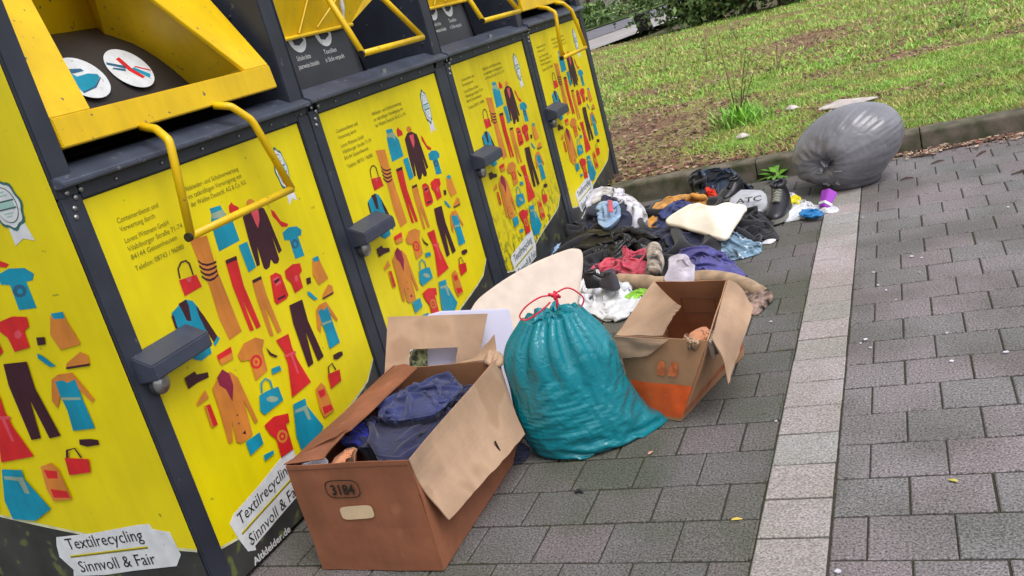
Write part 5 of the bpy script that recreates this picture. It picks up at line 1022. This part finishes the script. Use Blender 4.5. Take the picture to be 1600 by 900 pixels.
cl('cloth','dark grey cloth squashed on the ground between the brown box and the turquoise bag','cloth',[(782,728,.004),(790,700,.03),(812,688,.05),(826,700,.03),(815,722,.004)],.02,F_['midnight'],fold=.03,freq=14,seed=98,thick=.02,n=70,rings=22)
cl('cloth','thin navy rag under the heap beside the white plastic bag','cloth',[(905,425,.03),(920,408,.06),(940,412,.06),(935,428,.05),(915,432,.03)],.02,F_['midnight'],fold=.03,freq=14,seed=99,thick=.04,n=70,rings=22)
# --- grey bag ---
def greybag():
    C=np.array([1.665,3.87,.232]); R=np.array([.305,.26,.232]); n,rg=80,44
    k=atp(1288,258,C+np.array([-.09,-.20,0]),np.array([.3,-.95,0]))-C; 
    ax=k/R; ax/=np.linalg.norm(ax); t1=np.cross(ax,[0,0,1.]); t1/=np.linalg.norm(t1); t2=np.cross(t1,ax)
    ph=np.linspace(0.02,math.pi,rg)[:,None]; th=np.linspace(0,2*math.pi,n,endpoint=False)[None,:]
    D=np.cos(ph)[...,None]*ax+np.sin(ph)[...,None]*(np.cos(th)[...,None]*t1+np.sin(th)[...,None]*t2)
    V=C+D*R; 
    pl=np.abs(np.sin(th*6+1.5*np.sin(th*2)+.6*np.sin(ph*3)))*.6+np.abs(np.sin(th*11+2*np.sin(th*3)))*.4
    dec=np.exp(-ph/.75)
    rad=1-.26*np.exp(-(ph/.25)**2)-.02*pl*dec+.05*perlin(V*3.2+1.7)
    A0=C+D*R*rad[...,None]; A0[...,2]=np.maximum(A0[...,2],.006); V=A0+D*(.012*pl*dec+.010*perlin(A0*5+3)+.004*perlin(A0*16))[...,None]
    nz=np.clip(.5+1.5*perlin(A0*3.5),0,1); su=.99+.03*nz+.20*dec*(.2+1.3*np.clip(.5+1.5*perlin(A0*6+4),0,1))*np.clip(ph/.2,0,1)+0*th; sv=.99+.03*(1-nz)+0*ph+0*th
    def flo(X): X[:,2]=np.maximum(X[:,2],.004); return X
    V=pbd(V,su=su,sv=sv,wrap=True,steps=55,bend=.5,anchor=.02,anc=A0,floor=flo,grav=.0003,restp=A0); V=up2(lap(V,.5,3,True),True); A1=V.copy(); nz2=np.clip(.4+2.*perlin(A1*5),0,1)
    V=V+.003*perlin(A1*16)[...,None]*(A1-C)/.25
    V=pbd(V,su=1.0+.018*nz2,sv=1.0+.018*(1-nz2),wrap=True,steps=14,bend=.5,anchor=.05,anc=A1,floor=flo,grav=.0,restp=A1); V=up2(V,True); V=up2(V,True); rg,n=V.shape[:2]
    V[...,0]+=.30*(V[...,2]-C[2])*np.clip(V[...,2]/.1,0,1); V[...,2]+=.10*(V[...,0]-C[0])*(V[...,2]>.2)*0
    # sag: flatten at the ground, lean on the kerb
    V[...,2]=np.where(V[...,2]<.03,.006+(V[...,2]-.03)*.08+.002,V[...,2]); V[...,2]=np.maximum(V[...,2],.003)
    mb=MB(); mb.add(V.reshape(-1,3),[(i*n+j,i*n+(j+1)%n,(i+1)*n+(j+1)%n,(i+1)*n+j) for i in range(rg-1) for j in range(n)]+[tuple(range(n))[::-1]])
    M['greyfilm']=mat('grey_film',rgb(126,126,134),rough=.27,var=.1,vscale=4,spec=.55); film(M['greyfilm'],5,.010,.5)
    root=empty('rubbish_bag',(1.65,4.0,0),'full dark grey rubbish bag leaning on the kerb, knotted on the left','rubbish bag')
    mb.build('bag_film',[M['greyfilm']],root,smooth=True)
    K=C+ax*R*.62
    nn_=90; vs=[]; d_=ax*1.0; e1,e2=t1,t2
    for i,(r0,o_) in enumerate(((.05,-.03),(.030,.0),(.022,.02),(.035,.04),(.055,.06),(.06,.075))):
        for j in range(nn_):
            t=2*math.pi*j/nn_; r_=r0*(1+.35*math.sin(t*6+i*.4)+.2*math.sin(t*13)); vs.append(K+d_*(o_+.012*math.sin(t*5)*i/5)+e1*r_*math.cos(t)+e2*(r_*math.sin(t)-.012*i))
    m=MB(); m.add(vs,[(i*nn_+j,i*nn_+(j+1)%nn_,(i+1)*nn_+(j+1)%nn_,(i+1)*nn_+j) for i in range(5) for j in range(nn_)]); m.build('knotted_neck',[M['greyfilm']],root,smooth=True)
greybag()
# ---------------- plants and street beyond ----------------
def leafmesh(mb,P,L,wd,az,el,mi=0,segs=4):
    d=np.array([math.cos(az)*math.cos(el),math.sin(az)*math.cos(el),math.sin(el)]); s=np.array([-math.sin(az),math.cos(az),0]); V=[]
    for i in range(segs+1):
        t=i/segs; c=P+d*L*t+np.array([0,0,-.35*L*t*t]); w_=wd*math.sin(math.pi*min(1,t*.9+.08))**.8; V+=[c-s*w_/2,c+s*w_/2+np.array([0,0,.0])]
    mb.add(V,[(2*i,2*i+1,2*i+3,2*i+2) for i in range(segs)],mi)
P=at(1212,276,.01); m=MB()
for i in range(13): leafmesh(m,P+np.array([random.gauss(0,.01),random.gauss(0,.01),0]),random.uniform(.10,.20),random.uniform(.022,.038),random.uniform(0,6.28),random.uniform(.15,.9))
root=empty('dandelion',tuple(P),'small green dandelion growing at the foot of the kerb','weed'); m.build('leaves',[mat('dandelion_leaf',rgb(96,148,44),rough=.5)],root); m=MB(); m.tube([P,P+[0,0,.03]],.006,6); m.build('stem',[LM[0]],root)
for (px_,py_,s_,lb) in ((1325,163,.16,'crumpled pale plastic film on the grass behind the grey rubbish bag'),(1238,172,.05,'small white scrap on the grass left of the pale plastic film'),(1160,212,.05,'small white scrap lying among the dry leaves behind the kerb')):
    p=at(px_,py_,.16); z=float(gz(p[0],p[1])); 
    o=soft('plastic_scrap',[(p[0]+s_*math.cos(a)*(1.3 if s_>.1 else 1),p[1]+s_*.7*math.sin(a)*(1+.3*math.sin(3*a)),z+.02) for a in np.linspace(0,6.28,9)[:-1]],.02,mat('pale_film',rgb(200,190,186),rough=.5),fold=.04 if s_>.1 else .01,freq=14,seed=int(px_),thick=.01,world=True,n=60,rings=16); tag(o,lb,'litter')
sap=empty('sapling',(float(at(1160,195,.15)[0]),float(at(1160,195,.15)[1]),.14),'thin leafless sapling in a tuft of grass behind the heap','sapling'); b0=np.array(sap.location)
m=MB(); tips=[]
for i in range(7):
    a=random.uniform(0,6.28); h=random.uniform(.35,.95); p=[b0,b0+[.05*math.cos(a),.05*math.sin(a),h*.4],b0+[.13*math.cos(a)+.05,.13*math.sin(a),h]]; m.tube(catmull(p,10,False),list(np.linspace(.005,.0015,10)),5); tips.append(p)
m.build('stem',[LM[0]],sap); m=MB()
for p in tips:
    for q in range(40):
        t=random.uniform(.1,1); c=p[0]*(1-t)+p[2]*t; leafmesh(m,c,random.uniform(.03,.055),.012,random.uniform(0,6.28),random.uniform(-.2,.8),0,2)
for q in range(420):
    leafmesh(m,b0+[random.gauss(0,.10),random.gauss(0,.10),random.uniform(0,.08)],random.uniform(.08,.24),.010,random.uniform(0,6.28),random.uniform(.8,1.4),1,3)
m.build('leaves',[mat('sapling_leaf',rgb(126,150,64),rough=.6),GM[3]],sap)
# weeds
for k_,(px_,py_,h_) in enumerate(((1105,95,.5),(1150,60,.4),(1215,110,.3),(1040,110,.5),(1500,40,.3),(985,120,.35))):
    p=at(px_,py_,.16); z=float(gz(p[0],p[1])); m=MB()
    for q in range(70): leafmesh(m,np.array([p[0]+random.gauss(0,.12),p[1]+random.gauss(0,.12),z+random.uniform(0,h_*.6)]),random.uniform(.05,.12),random.uniform(.015,.03),random.uniform(0,6.28),random.uniform(.0,1.0),0,3)
    m2=MB()
    for q in range(5):
        a=random.uniform(0,6.28); m2.tube([(p[0],p[1],z),(p[0]+.1*math.cos(a),p[1]+.1*math.sin(a),z+h_*random.uniform(.5,1))],.004,5)
    wr_=empty('weed',(p[0],p[1],z),'x','weed'); o=wr_; m.build('leaves',[mat('weed_leaf',[rgb(130,156,56),rgb(104,152,60),rgb(150,166,70)][k_%3],rough=.6)],wr_); m2.build('stems',[LM[2]],wr_); tag(o,['tall yellowish weed in the middle of the slope left of the sapling','grey green weed high on the slope below the shrubs','low weed right of the sapling','yellowish weed near the farthest container top edge','small weed high on the right of the slope','leafy weed nearest the farthest container'][k_],'weed')
SHG=[mat('shrub_'+n,c,rough=.6,var=.2,vscale=3) for n,c in dict(a=rgb(62,84,44),b=rgb(88,118,58),c=rgb(122,150,84),d=rgb(168,190,128)).items()]
def foliage(mb,c,r,n,ls):
    c=np.array(c,float); r=np.array(r,float)
    cl_=[c+r*np.array([random.gauss(0,.42),random.gauss(0,.42),random.uniform(-.7,.8)]) for _ in range(26)]
    V=np.zeros((n,4,3)); 
    for i in range(n):
        q=cl_[random.randrange(26)]; p=q+r*.26*np.random.default_rng(i).normal(size=3) if False else q+r*.22*rng.normal(size=3); a=rng.normal(size=3); a/=np.linalg.norm(a); b=np.cross(a,rng.normal(size=3)); b/=np.linalg.norm(b); L_=ls*random.uniform(.6,1.4)
        V[i]=[p-a*L_,p+b*L_*.45,p+a*L_,p-b*L_*.45]
    V[...,2]=np.maximum(V[...,2],.1); o=len(mb.v); mb.v+= [tuple(v) for v in V.reshape(-1,3)]; mb.f+=[tuple(o+4*i+k for k in range(4)) for i in range(n)]; mb.mi+=[min(3,max(0,int(random.gauss(1.9,.9)))) for _ in range(n)]
def shrub(px_,py_,r,label,h=2.0,n=3500,ls=.07,cat='shrub',trunk=.06):
    p=at(px_,py_,.15); root=empty('shrub' if cat=='shrub' else 'tree',(p[0],p[1],.1),label,cat); m=MB()
    base=np.array([p[0],p[1],.08])
    for i in range(6 if cat=='shrub' else 1):
        a=random.uniform(0,6.28); s_=.4 if cat=='shrub' else .1; m.tube(catmull([base+[.1*math.cos(a),.1*math.sin(a),0],base+[s_*r*.5*math.cos(a),s_*r*.5*math.sin(a),h*.45],base+[s_*r*math.cos(a),s_*r*math.sin(a),h*.95]],8,False),list(np.linspace(trunk,trunk*.3,8)),8)
    m.build('stems' if cat=='shrub' else 'trunk',[mat('bark',rgb(92,78,66),rough=.95,bump=.5,bscale=20,bdist=.02)],root); m=MB()
    foliage(m,base+[0,0,h*(.52 if cat=='shrub' else .78)],(r,r*.8,h*(.5 if cat=='shrub' else .32)),n,ls); m.build('crown',SHG,root,fix=False); return root
for a in ((1095,38,.8,'dark leafy shrub at the left end of the row behind the wheelie bin',1.5),(1120,30,1.3,'second dark shrub from the left, spreading over the top of the slope',2.2),(1170,20,1.3,'third shrub from the left at the top of the slope, with pale new leaves',2.3),(1225,8,1.2,'fourth shrub from the left at the top edge of the slope',2.0),(1280,-8,1.2,'rightmost shrub of the row at the top of the slope',1.8)):
    shrub(*a[:4],h=a[4])
# far side of the street: trees and a wooden fence
def wp(d_,y): return (AL(y)-d_,y)
for i,(d_,y_,h_,lb) in enumerate(((9.6,42,6,'slim reddish trunk tree left beyond the road'),(10.5,50,7,'grey trunk tree in the middle beyond the road'),(9.4,58,7,'third tree beyond the road, leaning over the fence'),(11,36,7,'leafy tree beyond the road, nearest the containers'))):
    x_,yy=wp(d_,y_); root=empty('tree',(x_,yy,.1),lb,'tree'); m=MB(); m.tube([(x_,yy,.0),(x_+.1,yy,h_*.4),(x_-.1,yy+.2,h_*.75)],[.30,.22,.12],10); m.build('trunk',[mat('far_bark',rgb(120,100,88),rough=.95,var=.3,vscale=4)],root); m=MB(); foliage(m,(x_,yy,h_*.72),(2.6,2.6,h_*.34),2600,.16); m.build('crown',SHG,root,fix=False)
root=empty('fence',(*wp(12.5,60),0),'pale board fence with reddish posts running beyond the road','fence')
for i in range(14):
    (x0,y0_),(x1,y1_)=wp(12.5,26+i*6),wp(12.5,32+i*6); m=MB(); m.hexa([(x0,y0_,.1),(x0+.06,y0_,.1),(x1+.06,y1_-.1,.1),(x1,y1_-.1,.1),(x0,y0_,1.9),(x0+.06,y0_,1.9),(x1+.06,y1_-.1,1.9),(x1,y1_-.1,1.9)]); m.build('panel',[mat('fence_board',rgb(170,160,156),rough=.9,var=.2,vscale=2) if i==0 else bpy.data.materials['fence_board']],root)
    m=MB(); m.box((x0+.05,y0_-.07,.05),(x0+.2,y0_+.07,2.0)); m.build('post',[mat('post_wood',rgb(120,74,60),rough=.9) if i==0 else bpy.data.materials['post_wood']],root)
for i in range(8):
    x_,y_=wp(8.6+random.random(),33+i*5); root=empty('shrub',(x_,y_,.1),'low hedge shrub growing along the verge beyond the road','shrub','low shrubs on the far verge'); m=MB(); foliage(m,(x_,y_,.6),(1.0,2.4,.45),900,.12); m.build('crown',SHG,root,fix=False); m=MB(); m.tube([(x_,y_,.05),(x_,y_,.7)],[.05,.02],6); m.build('stem',[bpy.data.materials['far_bark']],root)
# wheelie bin
p=at(1008,50,.15); x_,y_=p[0],p[1]; root=empty('wheelie_bin',(x_,y_,.14),'black wheelie bin standing on the footpath beyond the slope','wheelie bin')
def hx(a,b_,z0,c,d_,z1): return [(x_-a,y_-b_,z0),(x_+a,y_-b_,z0),(x_+a,y_+b_,z0),(x_-a,y_+b_,z0),(x_-c,y_-d_,z1),(x_+c,y_-d_,z1),(x_+c,y_+d_,z1),(x_-c,y_+d_,z1)]
m=MB(); m.hexa(hx(.13,.15,.19,.18,.2,.58)); m.build('bin_body',[M['dark']],root,bevel=.015)
m=MB(); m.hexa(hx(.20,.22,.583,.19,.21,.63)); m.build('lid',[M['dark']],root,bevel=.01)
for s in (-1,1): m=MB(); m.tube([(x_+s*.14,y_+.14,.22),(x_+s*.18,y_+.14,.22)],.07,16); m.build('wheel',[M['dark']],root)
# small scraps on the paving
sc_l=MB()
sp=[(1425,402,.012),(1365,427,.008),(1385,455,.008),(1437,427,.007),(1480,522,.008),(1352,532,.012),(1360,545,.008),(1345,538,.006),(1487,566,.010),(1572,552,.012),(1575,325,.01),(1348,341,.008),(1372,447,.007),(1490,300,.008),(1205,504,.010),(1213,660,.006),(1440,404,.008),(1400,470,.006),(1310,895,.012)]
sp=[(a,b,c_*.55) for a,b,c_ in sp]
for i,(a,b,s_) in enumerate(sp):
    p=at(a,b); m=MB(); q=[(p[0]+s_*math.cos(t)*random.uniform(.7,1.3)*1.2,p[1]+s_*math.sin(t)*random.uniform(.7,1.3),.0035) for t in np.linspace(0,6.28,8)[:-1]]; m.plate(q,(0,0,.003)); o=m.build('paper_scrap',[F_['white']]); tag(o,'tiny white paper scrap trodden on the dark paving','paper scrap','tiny white scraps scattered on the paving')
for i,(a,b,lb) in enumerate(((1150,815,'small yellow leaf on the paving just left of the pale strip'),(1020,712,'pale pink leaf at the corner of the turquoise bag'),(1505,755,'yellow leaf fragment right of the pale strip'))):
    p=at(a,b); m=MB(); leafmesh(m,np.array([p[0]-.012,p[1],.006]),.032,.013,.4+i,.15,0,4); o=m.build('fallen_leaf',[mat('yellow_leaf',[rgb(216,186,84),rgb(220,160,140),rgb(190,180,80)][i],rough=.7)]); tag(o,lb,'leaf')
p=at(905,772); m=MB(); m.tube([(p[0]-.014,p[1],.007),(p[0],p[1]+.006,.010),(p[0]+.014,p[1]-.002,.006)],[.004,.006,.003],6); tag(m.build('twig',[M['dark']]),'small black twig stub on the paving below the turquoise bag','twig')
for i,(x0,y0_,a,L_) in enumerate(((2.25,4.30,.1,.22),(2.05,4.22,-.2,.14),(2.12,4.02,.5,.08),(2.35,4.05,1.0,.10),(1.95,3.75,.1,.07),(2.5,3.5,.2,.12))):
    m=MB(); dx,dy=math.cos(a)*L_/2,math.sin(a)*L_/2; m.tube([(x0-dx,y0_-dy,.006),(x0,y0_+.01,.010),(x0+dx,y0_+dy,.006)],[.003,.006,.003],6); tag(m.build('twig',[LM[3]]),'dark twig lying on the paving in front of the right-hand kerb','twig','dark twigs on the paving before the kerb')
